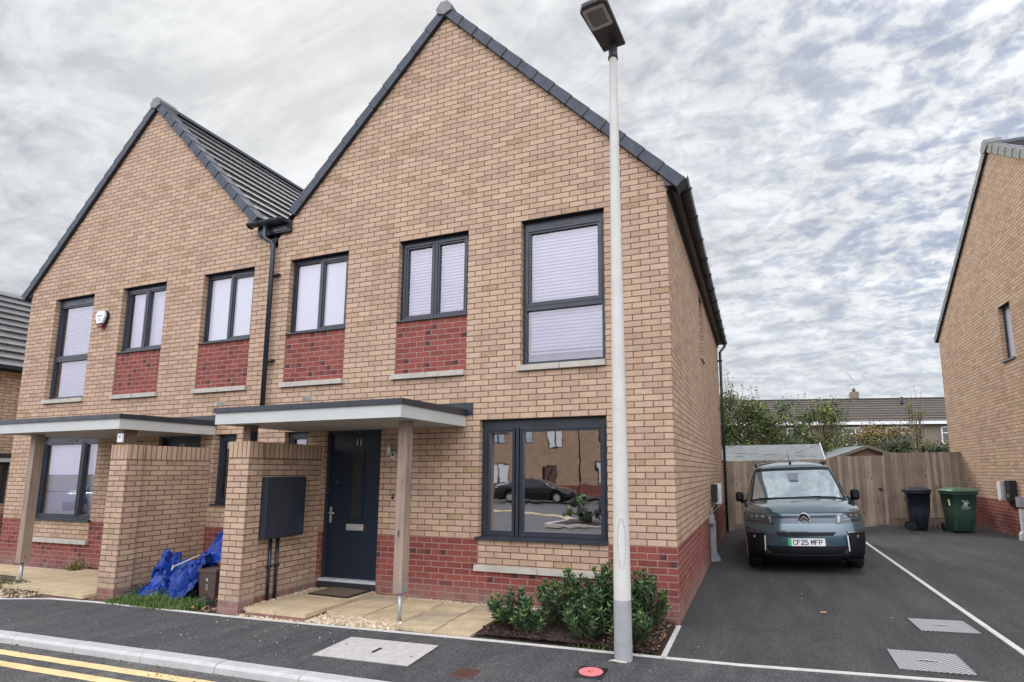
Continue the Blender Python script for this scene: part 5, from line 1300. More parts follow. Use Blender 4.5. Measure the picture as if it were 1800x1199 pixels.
# ============================================================ wheelie bins
def wheelie(loc, rz, w, d, h, matb, matl, label, emblem=False, side_panel=True):
    """front looks along -y (local), wheels at the back (+y)"""
    T = thing('wheelie_bin', loc, label, 'wheelie bin', 'wheelie bins against the back fence', rz=rz)
    m = MB(); bw, bd = w*.78/2, d*.66; zt = h*.905
    def ring(z, hw, y0, y1, c=.022, n=3):
        r = []
        for cx, cy, a0 in ((hw-c, y1-c, 0), (-hw+c, y1-c, 90), (-hw+c, y0+c, 180), (hw-c, y0+c, 270)):
            for k in range(n+1): a = R(a0+90*k/n); r.append((cx+c*math.cos(a), cy+c*math.sin(a), z))
        return r+[r[0]]
    rows = [ring(.035, bw*.92, -bd*.42, d*.30), ring(.055, bw, -bd*.47, d*.33), ring(h*.45, (bw+w/2)*.5-.012, -d*.46, d*.37), ring(zt-.06, w/2-.02, -d*.52, d*.42), ring(zt-.055, w/2, -d*.545, d*.44), ring(zt, w/2+.003, -d*.55, d*.445)]
    m.grid(rows, matb); m.face([p for p in rows[0][:-1]][::-1], matb); m.face(rows[-1][:-1], matb); merge(m); body = m.build('body', T)
    # raised panel outline on each side and the front
    for s in (-1, 1):
        q = MB(); pts = []
        for t in range(0, 11):
            a = math.pi*t/10; pts.append((-d*.05-d*.17*math.cos(a) if False else -d*.04-d*.16*math.cos(a), h*.50+h*.035*math.sin(a)))
        path = [(-d*.20, .12)]+pts+[(d*.12, .12)]
        def sx(z): return s*(lerp(bw, w/2-.02, min(1, max(0, (z-.055)/(zt-.115))))-.001)
        q.tube([(sx(z), y, z) for y, z in path], .006, matb, 5); q.build('moulding', body)
    q = MB(); path = [(-w*.22, .10), (-w*.24, h*.46), (-w*.19, h*.51), (w*.19, h*.51), (w*.24, h*.46), (w*.22, .10)]
    fy = lambda z: lerp(-bd*.47, -d*.46, (z-.055)/(h*.45-.055)) if z < h*.45 else lerp(-d*.46, -d*.52, min(1, (z-h*.45)/(zt-.06-h*.45)))
    q.tube([(x, fy(z)-.001, z) for x, z in path], .007, matb, 5); q.build('moulding', body)
    l = MB(); yr0, yr1 = -d*.585, d*.47
    rows = [ring(zt+.002, w/2+.022, yr0, yr1, .05), ring(zt+.03, w/2+.026, yr0-.004, yr1, .05), ring(zt+.058, w/2-.005, yr0+.05, yr1-.03, .06), ring(h-.012, w/2-.06, yr0+.12, yr1-.08, .06), ring(h, w/2-.09, yr0+.17, yr1-.11, .05)]
    l.grid(rows, matl); l.face(rows[-1][:-1], matl); l.face(rows[0][:-1][::-1], matl); merge(l); lid = l.build('lid', T)
    q = MB(); q.tube([(-w*.32, yr1+.035, zt-.015), (w*.32, yr1+.035, zt-.015)], .015, matl, 8)
    for s in (-1, 1): q.box(s*w*.30-.012, s*w*.30+.012, d*.40, yr1+.04, zt-.035, zt+.03, matl)
    q.build('handle', T)
    q = MB(); q.tube([(-w*.40, d*.36, .10), (w*.40, d*.36, .10)], .012, 'trim', 8); q.build('axle', T)
    for s in (-1, 1):
        q = MB(); x0 = s*w*.40; q.tube([(x0, d*.36, .10), (x0+s*.045, d*.36, .10)], .10, 'tyre', 22, smooth=False); wh = q.build('wheel', T, bevel=.008)
        q = MB(); q.tube([(x0+s*.046, d*.36, .10), (x0+s*.052, d*.36, .10)], .055, 'trim', 16); q.tube([(x0+s*.05, d*.36, .10), (x0+s*.056, d*.36, .10)], .02, 'trim', 10); q.build('hub', wh)
    if emblem:
        q = MB(); c = Vector((0, 0, h*.66)); k = .085
        def put(pts, mat='mark'):
            P = [(x*k*1.0, fy(c.z+z*k)-.0045, c.z+z*k) for x, z in pts]; q.quad_out(P, mat, (0, -1, 0))
        # heraldic dragon: body, wing, neck and head, tail, legs
        put([(-.55, -.15), (-.2, .15), (.25, .12), (.5, -.15), (.35, -.45), (-.1, -.35), (-.4, -.5)])
        put([(-.2, .15), (-.35, .55), (-.7, .50), (-.95, .75), (-.6, .80), (-.25, .72), (-.05, .2)])
        put([(.0, .15), (.25, .12), (.75, .95), (.55, .70), (.40, .85), (.25, .55), (.1, .62)])
        put([(.3, .1), (.5, -.15), (.85, .15), (1.0, .55), (.8, .35), (.6, .2)])
        for a in ((-.5, -.4), (-.15, -.4), (.15, -.4), (.4, -.4)): put([(a[0]-.06, a[1]), (a[0]+.07, a[1]), (a[0]+.13, -.85), (a[0]-.08, -.85)])
        q.build('emblem', body)
        t = text('lettering', 'CAERDYDD', .038, (0, fy(h*.57)-.006, h*.575), (R(87), 0, 0), 'mark', body, .0005)
        t = text('lettering', 'CARDIFF', .038, (0, fy(h*.54)-.006, h*.540), (R(87), 0, 0), 'mark', body, .0005)
        q = MB(); q.quad_out([(-w/2+.012, -d*.30, h*.60), (-w/2+.012, -d*.20, h*.60), (-w/2-.001, -d*.20, h*.74), (-w/2-.001, -d*.30, h*.74)], 'sticker', (-1, 0, 0)); q.build('sticker', body)
    return T
M['sticker'] = plain('yellow_sticker', (.72, .70, .35), .5)
wheelie((4.50, 9.42, hz(4.4, 9.3)), R(86), .44, .50, 1.04, 'bin_navy', 'bin_navy', 'narrow black wheelie bin turned side-on in front of the fence')
wheelie((5.22, 8.98, hz(5.2, 8.8)), R(9), .52, .66, 1.02, 'bin_green', 'bin_green_lid', 'wide green wheelie bin with a pale dragon crest on its front', emblem=True)

# ============================================================ wall boxes
def ev_charger():
    T = thing('car_charger', (0, 5.1, 1.03), 'black car charger box with pale socket on the side wall near the van', 'charger')
    m = MB(); m.box(.002, .11, -.19, .13, .02, .37, 'blackplastic'); m.build('unit', T, bevel=.01)
    m = MB(); m.box(.111, .13, -.10, .06, .05, .20, 'plaster'); m.build('socket_cover', T, bevel=.004)
    m = MB(); m.tube([(.06, -.02, .02), (.07, -.02, -.06), (.03, -.10, -.12), (.02, -.2, -.1), (.02, -.35, -.16)], .012, 'trim', 8); m.build('cable', T)
ev_charger()
m = MB(); m.box(.002, .13, -.16, .16, .0, .42, 'white'); o = m.build('meter_cabinet', loc=(0, 6.15, .97), bevel=.008); tag(o, 'white meter cabinet on the side wall beyond the black car charger', 'meter box')
def side_pipe():
    T = thing('pipe_cover', (0, 4.5, 0), 'grey metal pipe cover running down the side wall to the tarmac', 'pipe')
    m = MB(); m.box(.002, .10, -.06, .06, .18, .74, 'galv2'); m.prism([(.002, -.06, .18), (.10, -.06, .18), (.17, -.06, .03), (.17, -.06, .0), (.002, -.06, .0)], (0, .12, 0), 'galv2'); m.build('cover_box', T, bevel=.01)
    m = MB(); m.box(.002, .09, -.18, -.09, .70, .86, 'galv2'); m.tube([(.04, -.02, .74), (.04, -.02, .99)], .016, 'galv2', 8); m.build('junction_box', T, bevel=.006)
M['galv2'] = plain('grey_metal', (.27, .29, .31), .5, nscale=12, namt=.2)
side_pipe()
def right_charger():
    T = thing('car_charger', (5.95, 7.95, .93), 'white and black car charger on the right-hand gable wall', 'charger')
    m = MB(); m.box(-.16, -.002, .10, .36, .10, .50, 'plaster'); m.build('backplate', T, bevel=.01)
    m = MB(); 
    q = []
    for cz, a0 in ((.44, 0), (.14, 180)):
        for k in range(9): a = R(a0+180*k/8); q.append((-.175, .28+.072*math.cos(a), cz+.055*math.sin(a)))
    m.prism(q, (.02, 0, 0), 'white'); m.build('face', T, bevel=.006)
    m = MB(); m.box(-.13, -.002, -.16, .06, .09, .52, 'blackplastic'); m.build('cable_box', T, bevel=.012)
    m = MB(); m.tube([(-.132, -.05, .20), (-.136, -.05, .20)], .038, 'chargering', 16); m.build('ring', T)
    m = MB(); m.tube([(-.07, -.0, .1), (-.09, -.0, .02), (-.07, -.08, -.04), (-.05, -.22, -.06)], .014, 'trim', 8); m.build('cable', T)
    T2 = thing('pipe_cover', (5.95, 7.50, hz(6, 7.4)), 'pale grey box and pipe cover at the right edge below the gable charger', 'pipe')
    m = MB(); m.box(-.12, -.002, -.06, .10, .66, .86, 'galv2'); m.build('junction_box', T2, bevel=.008)
    m = MB(); m.box(-.11, -.002, -.06, .03, .05, .62, 'galv3'); m.prism([(-.002, -.07, .0), (-.15, -.07, .0), (-.15, -.07, .12), (-.11, -.07, .18), (-.002, -.07, .18)], (0, .11, 0), 'galv3'); m.build('cover_box', T2, bevel=.008)
M['chargering'] = plain('charger_ring', (.22, .19, .04), .5); M['galv3'] = plain('pale_metal', (.5, .52, .54), .45, nscale=12)
right_charger()
# ============================================================ vehicles
def interp(P, z, k):      # P rows sorted by first value
    if z <= P[0][0]: return P[0][k]
    for a, b in zip(P, P[1:]):
        if z <= b[0]: t = (z-a[0])/(b[0]-a[0]); return lerp(a[k], b[k], t)
    return P[-1][k]
def smooth_rows(rows, n=4):     # Catmull-Rom resampling of profile rows
    out = []
    for i in range(len(rows)-1):
        p0, p1, p2, p3 = rows[max(i-1, 0)], rows[i], rows[i+1], rows[min(i+2, len(rows)-1)]
        for k in range(n):
            t = k/n; out.append(tuple(.5*((2*b)+(-a+c)*t+(2*a-5*b+4*c-d)*t*t+(-a+3*b-3*c+d)*t**3) for a, b, c, d in zip(p0, p1, p2, p3)))
    out.append(rows[-1]); return out
def shell(T, front, top, wheels, R_, paint, glass, side, ws, L, z_sill=.20, belt=1.06, wmax=.925, arch=.39, rear_glass=True, side_win=(1.3, 3.9)):
    """front: rows (z, y, halfwidth, bow) bumper bottom to bonnet edge; top: rows (y, z, halfwidth, bow, drop) bonnet edge over the roof to the tail"""
    S_ = [math.sin(math.pi/2*(i/14)) if i >= 0 else -math.sin(math.pi/2*(-i/14)) for i in range(-14, 15)]
    body = MB(); fr = smooth_rows(front, 3); tp = smooth_rows(top, 4)
    rows = [[(hw*s, y+bow*abs(s)**3, z) for s in S_] for z, y, hw, bow in fr]
    body.grid(rows, lambda i, j: 'trim' if fr[min(i+1, len(fr)-1)][0] < .33 else paint)
    trow = [[(hw*s, y+bow*abs(s)**3, z-dr*abs(s)**3.2) for s in S_] for y, z, hw, bow, dr in tp]
    # link bonnet edge to the front face
    body.grid([rows[-1], trow[0]], paint)
    i0, i1 = ws; n4 = 4
    a, b = i0*n4, i1*n4
    w = MB()
    for i in range(len(trow)-1):
        for j in range(len(S_)-1):
            q = [trow[i][j], trow[i][j+1], trow[i+1][j+1], trow[i+1][j]]
            inside = a <= i < b and abs(S_[j]+S_[j+1])/2 < .925
            (w if inside else body).face(q, glass if inside else paint, True)
    merge(w)
    edge = [(trow[i][-1][1], trow[i][-1][2], trow[i][-1][0]) for i in range(len(trow))]
    ed = []
    for e in edge:
        if not ed or e[0] > ed[-1][0]+.004: ed.append(e)
    y0 = rows[-1][-1][1]; ys = [y0]+[y0+.05+k*.06 for k in range(int((L-.05-y0)/.06))]+[L-.01]
    def zb(y):
        z = z_sill
        for c in wheels:
            d = arch**2-(y-c)**2
            if d > 0: z = max(z, R_+math.sqrt(d))
        return z
    for s in (-1, 1):
        cols = []
        for i, y in enumerate(ys):
            ze, xe = interp(ed, y, 1), interp(ed, y, 2); zbt = zb(y); zk = min(ze-.02, belt)
            fade = min(1, (y-y0)/.35); rf = min(1, max(0, (L-y)/.25)); wm = lerp(lerp(rows[-1][-1][0], wmax, fade**.5), wmax, 0); wm = lerp(wmax*.93, wm, rf**.5)
            zs_ = [ze, lerp(ze, zk, .5), zk, lerp(zk, max(zbt, .8), .6), max(zbt, .78), max(zbt, .55), zbt]
            xs_ = [xe, lerp(xe, wm-.02, .56), wm-.02, wm-.003, wm, wm, wm-.03]
            cols.append([(s*x, y, z) for x, z in zip(xs_, zs_)])
        body.grid(cols, lambda i, j: 'trim' if j >= 5 else paint, flip=(s < 0))
        # front corner strip from the front face edge to the first column
        e0 = [(s*r[-1][0], r[-1][1], r[-1][2]) for r in rows][::-1]
        c0 = []
        for p in e0:
            z = max(p[2], zb(ys[1])); c0.append((s*interp(sorted([(c[2], abs(c[0])) for c in cols[1]]), p[2], 1), ys[1], max(p[2], z_sill)))
        body.grid([e0, c0], lambda i, j: 'trim' if e0[j][2] < .34 else paint, flip=(s < 0))
        # side glass
        g = MB(); gr = []
        for k in range(23):
            y = lerp(side_win[0], side_win[1], k/22); ze, xe = interp(ed, y, 1), interp(ed, y, 2); zk = min(ze-.02, belt); wm = wmax-.02
            t0, t1 = .13, .93
            if zk > ze-.12: continue
            gr.append([(s*(lerp(xe, wm, t)+.004+.012*math.sin(math.pi*t)), y, lerp(ze, zk, t)) for t in (t0, .5, t1)])
        g.grid(gr, side, flip=(s < 0)); g.build('side_window', T)
    # tail
    tl = trow[-1]; body.grid([tl, [(p[0], L, lerp(p[2], z_sill, .6)) for p in tl], [(p[0]*.97, L-.03, z_sill) for p in tl]], paint)
    body.face([(-.8, .15, z_sill+.02), (.8, .15, z_sill+.02), (.8, L-.1, z_sill+.02), (-.8, L-.1, z_sill+.02)], 'trim')
    merge(body); bo = body.build('body', T); wo = w.build('windscreen', T)
    for c in wheels:
        for s in (-1, 1):
            m = MB(); m.tube([(s*(wmax-.235), c, R_), (s*(wmax-.22), c, R_), (s*(wmax-.04), c, R_), (s*(wmax-.02), c, R_)], [R_*.94, R_, R_, R_*.94], 'tyre', 32); t = m.build('wheel', T)
            m = MB(); m.tube([(s*(wmax-.03), c, R_), (s*(wmax-.015), c, R_)], R_*.64, 'galv', 24)
            for k in range(5):
                a_ = 2*math.pi*k/5; m.obox((s*(wmax-.012), c+math.cos(a_)*R_*.33, R_+math.sin(a_)*R_*.33), (.006, 0, 0), (0, math.cos(a_)*R_*.3, math.sin(a_)*R_*.3), (0, -math.sin(a_)*.03, math.cos(a_)*.03), 'steel')
            m.build('rim', t)
            m = MB(); m.tube([(s*(wmax-.26), c, R_+.02), (s*(wmax-.05), c, R_+.02)], arch-.01, 'trim', 28, cap=True)
            # wheel-well liner: only the upper half
            m.f = [f for f in m.f]; 
    # wheel well liners
    m = MB()
    for c in wheels:
        for s in (-1, 1):
            rr = [[(x*s, c+(arch)*math.cos(a_), R_+(arch)*math.sin(a_)) for a_ in [math.pi*k/12 for k in range(13)]] for x in (wmax-.34, wmax-.03)]
            m.grid(rr, 'trim'); m.face([(s*(wmax-.34), c+(arch)*math.cos(a_), R_+(arch)*math.sin(a_)) for a_ in [math.pi*k/12 for k in range(13)]], 'trim')
    m.build('wheel_arch', T)
    return bo, wo, fr, tp, trow, S_

def van():
    vx = 1.545; T = thing('van', (vx, 3.05, hz(1.5, 4.0)-.005), 'slate blue van parked nose-out on the driveway with plate CF25 MFP', 'van', rz=R(.6))
    T.rotation_euler = (0, -math.atan(.034), R(.6))
    front = [(.20, .13, .72, .24), (.27, .05, .79, .30), (.36, .01, .84, .33), (.50, .00, .868, .34), (.64, .005, .876, .34), (.76, .03, .876, .34), (.86, .065, .866, .33), (.925, .11, .848, .31)]
    top = [(.15, .955, .84, .29, .035), (.30, 1.02, .83, .25, .05), (.58, 1.085, .81, .20, .065), (.90, 1.125, .785, .16, .06), (1.0, 1.135, .775, .14, .04),
           (1.40, 1.40, .71, .10, .01), (1.78, 1.645, .645, .07, .02), (1.95, 1.71, .635, .05, .05), (2.4, 1.765, .645, .02, .075), (3.1, 1.785, .655, 0, .08), (3.9, 1.77, .645, 0, .08), (4.25, 1.72, .63, 0, .09), (4.36, 1.60, .63, 0, .10), (4.39, 1.15, .80, 0, .05)]
    bo, wo, fr, tp, trow, S_ = shell(T, front, top, (.93, 3.71), .335, 'carpaint', 'carglass', 'sideglass', (4, 6), 4.40, wmax=.888, side_win=(1.32, 4.0))
    def fy(x, z):
        y0, hw, bow = (interp(fr, z, k) for k in (1, 2, 3)); return y0+bow*abs(min(1, abs(x)/hw))**3
    def patch(mb, c4, mat, off=.004, nx=10, nz=4, grp=True):
        """c4: four (x, z) corners bl, br, tr, tl; follows the front of the van"""
        bl, br, tr, tl = c4; rows = []
        for j in range(nz+1):
            v = j/nz; r = []
            for i in range(nx+1):
                u = i/nx; x = lerp(lerp(bl[0], br[0], u), lerp(tl[0], tr[0], u), v); z = lerp(lerp(bl[1], br[1], u), lerp(tl[1], tr[1], u), v); r.append((x, fy(x, z)-off, z))
            rows.append(r)
        mb.grid(rows, mat)
    # black lower bumper, intakes, corners
    m = MB(); patch(m, [(-.70, .205), (.70, .205), (.79, .315), (-.79, .315)], 'trim', .008, 24); m.build('lower_valance', T)
    m = MB(); patch(m, [(-.50, .315), (.50, .315), (.585, .44), (-.585, .44)], 'trim', .010, 20)
    for k in range(4): patch(m, [(-.50-.02*k, .327+k*.026), (.50+.02*k, .327+k*.026), (.50+.02*k, .336+k*.026), (-.50-.02*k, .336+k*.026)], 'blackplastic', .018, 20, 1)
    m.build('lower_grille', T)
    m = MB(); patch(m, [(-.60, .304), (.60, .304), (.61, .313), (-.61, .313)], 'chrome_dk', .014, 20, 1); m.build('bumper_strip', T)
    for s in (-1, 1):
        m = MB(); c = [(s*.585, .30), (s*.835, .28), (s*.86, .63), (s*.60, .64)]
        patch(m, c, 'trim', .009, 8, 6); cp = m.build('bumper_corner', T)
        m = MB(); patch(m, [(s*.588, .36), (s*.604, .36), (s*.594, .60), (s*.578, .60)], 'drl', .026, 2, 6); m.build('daytime_lamp', cp)
        m = MB(); patch(m, [(s*.59, .635), (s*.83, .63), (s*.83, .645), (s*.60, .652)], 'chrome_dk', .016, 6, 1); m.build('trim_line', cp)
        m = MB(); m.tube([(s*.74, fy(.74, .59)-.0, .575), (s*.74, fy(.74, .59)-.02, .575)], .022, 'lamp_clear', 12); m.build('sensor', cp)
    m = MB(); patch(m, [(-.38, .595), (.38, .595), (.43, .652), (-.43, .652)], 'trim', .007, 18)
    for k in range(2): patch(m, [(-.38, .606+k*.02), (.38, .606+k*.02), (.39, .613+k*.02), (-.39, .613+k*.02)], 'blackplastic', .012, 18, 1)
    m.build('bumper_slot', T)
    m = MB(); patch(m, [(-.445, .782), (.445, .782), (.475, .895), (-.475, .895)], 'paint_dark', .003, 18); patch(m, [(-.44, .862), (.44, .862), (.47, .898), (-.47, .898)], 'trim', .007, 18, 2)
    for i in range(46): 
        x = -.44+i*.0196; patch(m, [(x, .864), (x+.006, .864), (x+.014, .894), (x+.008, .894)], 'paint_dark', .0095, 1, 1)
    m.build('upper_grille', T)
    m = MB(); patch(m, [(-.86, .928), (.86, .928), (.86, .934), (-.86, .934)], 'trim', .002, 20, 1); m.build('bonnet_gap', T)
    # headlamps
    for s in (-1, 1):
        m = MB(); patch(m, [(s*.445, .765), (s*.845, .800), (s*.815, .935), (s*.470, .895)], 'lamp_dark', .009, 10, 5); h = m.build('headlight', T)
        m = MB()
        patch(m, [(s*.46, .795), (s*.50, .795), (s*.52, .885), (s*.48, .887)], 'lamp_clear', .016, 3, 4)
        for k in range(3): a = .565+k*.085; patch(m, [(s*a, .862), (s*(a+.055), .866), (s*(a+.055), .905), (s*a, .90)], 'lamp_clear', .018, 3, 3)
        patch(m, [(s*.51, .815), (s*.79, .835), (s*.80, .855), (s*.60, .842)], 'carpaint', .014, 6, 1); m.build('reflector', h)
        m = MB(); patch(m, [(s*.47, .889), (s*.815, .918), (s*.815, .926), (s*.475, .897)], 'chrome_dk', .018, 8, 1); m.build('lamp_strip', h)
    # plate
    py = fy(0, .505)-.020
    m = MB(); m.box(-.26, .26, py, py+.012, .450, .561, 'plate'); pl = m.build('number_plate', T, bevel=.003)
    m = MB(); m.box(-.2595, -.212, py-.0015, py, .4505, .5605, 'green_strip'); m.build('green_band', pl)
    G_ = {'C': [[(1, .82), (.85, 1), (.15, 1), (0, .82), (0, .18), (.15, 0), (.85, 0), (1, .18)]], 'F': [[(0, 0), (0, 1), (1, 1)], [(0, .54), (.8, .54)]], 'P': [[(0, 0), (0, 1), (.85, 1), (1, .88), (1, .58), (.85, .46), (0, .46)]],
          'M': [[(0, 0), (0, 1), (.5, .38), (1, 1), (1, 0)]], '2': [[(0, .82), (.15, 1), (.85, 1), (1, .86), (1, .62), (0, .06), (0, 0), (1, 0)]], '5': [[(.95, 1), (.05, 1), (.05, .58), (.8, .58), (1, .44), (1, .14), (.85, 0), (.1, 0), (0, .12)]]}
    x = -.185; hw_, hh_, st_ = .038, .066, .0062
    for ch in 'CF25 MFP':
        if ch == ' ': x += .030; continue
        m = MB(); k = 0
        for ln in G_[ch]:
            for (a, b) in zip(ln, ln[1:]):
                A = Vector((x+a[0]*hw_, 0, .4725+a[1]*hh_)); B = Vector((x+b[0]*hw_, 0, .4725+b[1]*hh_)); t = (B-A).normalized(); n_ = Vector((-t.z, 0, t.x))*st_; A -= t*st_*.8; B += t*st_*.8; k += 1
                m.quad_out([(p.x, py-.0012-k*.0001, p.z) for p in (A-n_, B-n_, B+n_, A+n_)], 'ink', (0, -1, 0))
        m.build('plate_character', pl); x += .0555
    # round badge with twin chevrons
    ey = fy(0, .84)-.012
    m = MB(); pts = [(.078*math.cos(a), ey, .838+.098*math.sin(a)) for a in [2*math.pi*k/36 for k in range(36)]]
    m.prism(pts, (0, .012, 0), 'trim'); bd = m.build('badge', T)
    m = MB(); m.tube([(.078*math.cos(a), ey-.004, .838+.098*math.sin(a)) for a in [2*math.pi*k/36 for k in range(37)]], .0075, 'chrome', 8); m.build('badge_ring', bd)
    m = MB()
    for dz in (.028, -.026):
        for s in (-1, 1): m.prism([(0, ey-.008, .838+dz+.034), (s*.056, ey-.008, .838+dz-.018), (s*.056, ey-.008, .838+dz-.044), (0, ey-.008, .838+dz+.008)], (0, .006, 0), 'chrome')
    m.build('chevrons', bd)
    # cowl, wipers, windscreen surround, mirror pod
    m = MB(); m.tube([(-.62, 1.0, 1.128), (-.2, .93, 1.135), (.35, .925, 1.15)], .009, 'trim', 6); m.tube([(.60, 1.01, 1.128), (.25, .935, 1.15)], .009, 'trim', 6); m.build('wiper', T)
    r = [[p for p in trow[i]] for i in (16, 17)]
    m = MB(); m.grid([[(p[0]*.985, p[1]-.012, p[2]+.006) for p in trow[15]], [(p[0]*.985, p[1]-.006, p[2]+.008) for p in trow[16]]], 'trim'); m.build('cowl', T)
    m = MB()
    for i, k0 in ((23, 0),):
        m.grid([[(p[0], p[1]-.004, p[2]+.004) for p in trow[23][3:-3]], [(p[0], p[1]-.004, p[2]+.004) for p in trow[24][3:-3]]], 'trim')
    for s in (3, 25):
        m.grid([[(trow[i][s][0], trow[i][s][1]-.005, trow[i][s][2]+.004) for i in range(16, 25)], [(trow[i][s-1 if s < 14 else s+1][0], trow[i][s-1 if s < 14 else s+1][1]-.005, trow[i][s-1 if s < 14 else s+1][2]+.004) for i in range(16, 25)]], 'trim')
    m.build('windscreen_seal', T)
    m = MB(); q = trow[22]; c = q[14]; m.quad_out([(-.09, c[1]-.02, c[2]+.012), (.09, c[1]-.02, c[2]+.012), (.07, trow[20][14][1]-.01, trow[20][14][2]+.012), (-.07, trow[20][14][1]-.01, trow[20][14][2]+.012)], 'pod', (0, -1, .5)); m.build('mirror_pod', wo)
    for s in (-1, 1):
        m = MB()
        x0, y0, z0 = s*.945, 1.36, 1.15
        rows = []
        for k, (dy, sc) in enumerate(((-.075, .55), (-.06, .85), (-.02, 1), (.04, 1), (.055, .96))):
            rows.append([(x0+.070*sc*math.copysign(abs(math.cos(a))**.6, math.cos(a)), y0+dy, z0+.090*sc*math.copysign(abs(math.sin(a))**.6, math.sin(a))) for a in [2*math.pi*i/24 for i in range(25)]])
        m.grid(rows, 'trim'); m.face(rows[0][:-1], 'trim'); m.face(rows[-1][:-1][::-1], 'carglass')
        m.tube([(s*.86, 1.38, 1.065), (s*.93, 1.37, 1.07)], .03, 'trim', 8); merge(m); m.build('wing_mirror', T)
    m = MB(); m.tube([(0, 1.98, 1.70), (0, 2.0, 1.755)], [.03, .016], 'trim', 10); m.tube([(0, 2.0, 1.745), (-.03, 2.09, 1.93)], .005, 'trim', 6); m.build('aerial', T)
    for s in (-1, 1):
        m = MB(); m.box(s*.918, s*.942, 1.95, 2.15, .98, 1.02, 'carpaint'); m.build('door_handle', T, bevel=.006)
        m = MB()
        for yy in (1.22, 2.25, 3.2): m.box(s*.9265, s*.9275, yy, yy+.008, .30, 1.04, 'trim')
        m.build('door_gap', T)
        m = MB(); m.box(s*.60, s*.63, 2.1, 4.0, 1.70, 1.735, 'trim'); m.build('roof_rail', T)
M['drl'] = plain('drl_white', (.65, .67, .70), .2); M['lamp_dark'] = plain('lamp_dark', (.018, .022, .028), .07, nscale=14, namt=.5, coat=1)
M['chrome_dk'] = plain('satin_trim', (.35, .37, .40), .25, metal=1); M['paint_dark'] = plain('van_paint_dark', (.030, .055, .070), .3, metal=.4, coat=.8)
M['pod'] = plain('mirror_pod', (.16, .17, .19), .3)
van()

def plain_car(loc, rz, paint, label, group=None):
    T = thing('parked_car', loc, label, 'car', group, rz=rz)
    front = [(.20, .14, .70, .20), (.32, .03, .82, .26), (.50, .0, .86, .28), (.64, .04, .85, .27)]
    top = [(.10, .68, .84, .24, .03), (.45, .80, .80, .16, .05), (1.0, .90, .77, .10, .05), (1.15, .93, .74, .08, .03), (1.6, 1.18, .64, .05, .01), (1.95, 1.36, .56, .04, .02), (2.4, 1.44, .56, 0, .05), (3.2, 1.40, .56, 0, .05), (3.8, 1.10, .66, 0, .05), (4.3, .98, .74, 0, .04), (4.42, .75, .78, 0, .04)]
    shell(T, front, top, (.85, 3.55), .32, paint, 'sideglass', 'sideglass', (3, 5), 4.45, belt=.90, wmax=.88, side_win=(1.45, 3.55))
    for s in (-1, 1):
        m = MB(); m.box(s*.45, s*.76, .12, .24, .58, .70, 'lamp_clear'); m.build('headlight', T, bevel=.02)
        m = MB(); m.box(s*.50, s*.80, 4.38, 4.46, .68, .82, 'alarm_red'); m.build('tail_light', T, bevel=.01)
M['black_paint'] = plain('black_paint', (.006, .007, .010), .15, coat=1); M['pale_paint'] = plain('pale_blue_paint', (.38, .50, .56), .25, metal=.3, coat=1)
plain_car((-8.6, -22.6, -.05), R(84), 'black_paint', 'black car parked opposite, seen only in the big window reflection')
plain_car((-21.2, -9.6, -.05), R(75), 'pale_paint', 'pale blue car across the street, reflected in the left house window')

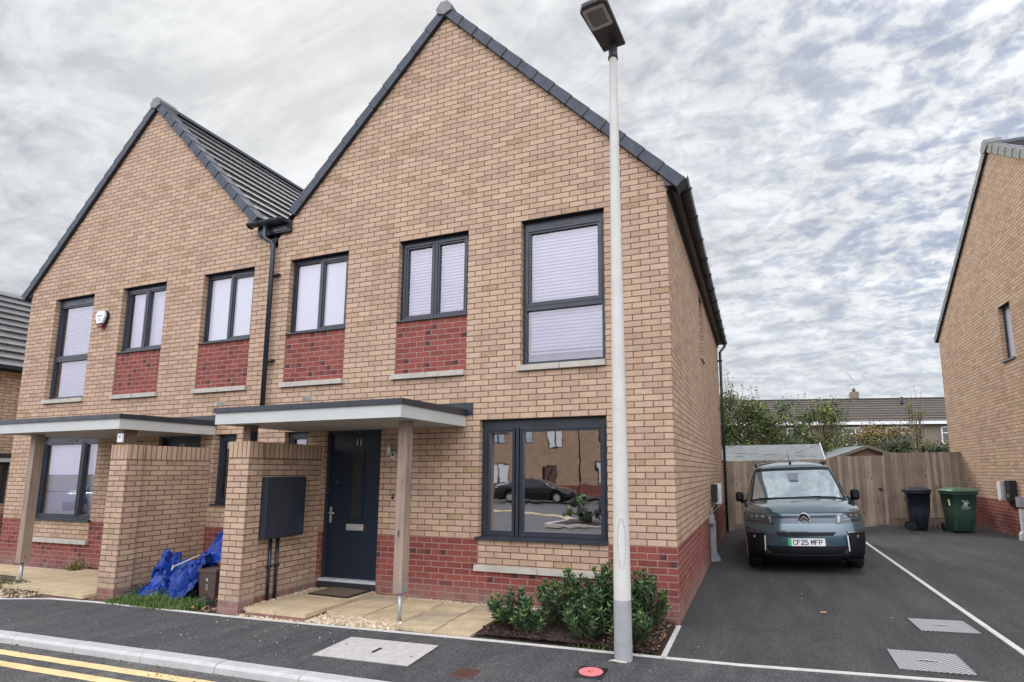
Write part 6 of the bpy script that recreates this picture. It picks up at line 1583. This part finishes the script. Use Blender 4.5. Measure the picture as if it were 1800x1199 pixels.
# ============================================================ the other side of the street (reflected in the windows)
def opposite(x0, w, label, gable):
    T = thing('brick_house', (x0, -27.0, -.05), label, 'house', 'houses across the street, seen in the window reflections')
    m = MB(); ops = [(1.2, 2.3, 3.5, 4.7), (3.4, 4.3, 3.5, 4.7), (5.3, 6.4, 3.2, 4.9), (1.0, 2.6, .9, 2.3), (5.0, 6.0, .05, 2.15)]
    ops = [o for o in ops if o[1] < w]; m_ = MB()
    xs = sorted({0, w} | {o[0] for o in ops} | {o[1] for o in ops}); zs = sorted({0, .825, 5.2} | {o[2] for o in ops} | {o[3] for o in ops})
    for i in range(len(xs)-1):
        for j in range(len(zs)-1):
            xc, zc = (xs[i]+xs[i+1])/2, (zs[j]+zs[j+1])/2
            if any(o[0] < xc < o[1] and o[2] < zc < o[3] for o in ops): continue
            m.quad_out([(xs[i], 0, zs[j]), (xs[i+1], 0, zs[j]), (xs[i+1], 0, zs[j+1]), (xs[i], 0, zs[j+1])], 'red' if zc < .825 else 'buff', (0, 1, 0))
    m.box(0, w, -8, -.12, 0, 5.2, 'buff')
    if gable: m.prism([(0, 0, 5.2), (w, 0, 5.2), (w/2, 0, 5.2+w*.5)], (0, -8, 0), 'buff')
    m.build('wall', T); r = MB()
    if gable:
        for s in (-1, 1): r.prism([(w/2, .1, 5.3+w*.5), (w/2+s*(w/2+.2), .1, 5.1), (w/2+s*(w/2+.2), .1, 5.2), (w/2, .1, 5.42+w*.5)], (0, -8.2, 0), 'roof')
    else:
        r.prism([(-.1, .3, 5.15), (-.1, -4, 7.7), (-.1, -8.3, 5.15), (-.1, -8.3, 5.3), (-.1, -4, 7.85), (-.1, .3, 5.3)], (w+.2, 0, 0), 'roof')
    r.build('roof', T)
    for a, b, c, d in ops:
        f = MB()
        for q in ((a, b, c, c+.06), (a, b, d-.06, d), (a, a+.06, c, d), (b-.06, b, c, d), ((a+b)/2-.03, (a+b)/2+.03, c, d)): f.box(q[0], q[1], -.10, -.05, q[2], q[3], 'frame')
        f = f.build('window' if c > .5 else 'door', T); p = MB(); p.quad_out([(a, -.09, c), (b, -.09, c), (b, -.09, d), (a, -.09, d)], 'carglass' if c > 3.3 else 'blind' if c > .5 else 'brown', (0, 1, 0)); p.build('pane', f)
opposite(-32, 7.5, 'leftmost brick house across the street, low roof', False); opposite(-24.4, 7, 'gabled brick house across the street, left of the reflected black car', True)
opposite(-17.3, 7.5, 'low brick house across the street behind the reflected black car', False); opposite(-9.7, 7, 'gabled brick house across the street, right of the reflected car', True)
opposite(-2.6, 7.5, 'rightmost low brick house across the street', False)
strip('yellow_line', [(-26, -18.6), (-16, -18.0), (-9, -15.5), (-5, -12.5)], .12, 'yellow', h=-.069); strip('yellow_line', [(-26, -18.9), (-16, -18.3), (-9, -15.8), (-5, -12.8)], .12, 'yellow', h=-.069)
sheet('far_pavement', lambda u, v: (lerp(-70, 40, u), lerp(-27.2, -25.0, v)), 20, 2, 'tar_pave', dz=.02)
sheet('planted_island', lambda u, v: (lerp(-5.3, -.6, u), lerp(-12.3, -9.6, v)), 6, 4, 'mulch', dz=.0)
strip('edging_strip', [(-5.35, -9.55), (-5.35, -12.35)], .10, 'edge', h=.03); strip('edging_strip', [(-.5, -9.5), (-5.3, -9.5)], .10, 'edge', h=.03)
for i, (x, y, l) in enumerate(((-4.4, -10.6, 'dark shrub at the left of the island reflected in the big window'), (-3.1, -10.9, 'dark shrub in the middle of the reflected island'), (-1.8, -11.2, 'dark shrub at the right of the reflected island'))):
    bush('island_shrub', x, y-.6, 0, .75, .7, 1.0, ['shrub', 'hedge_c', 'shrub_tip'], 1800, l, group='shrubs on the planted island', clumps=16, nst=6, ls=(.08, .14))
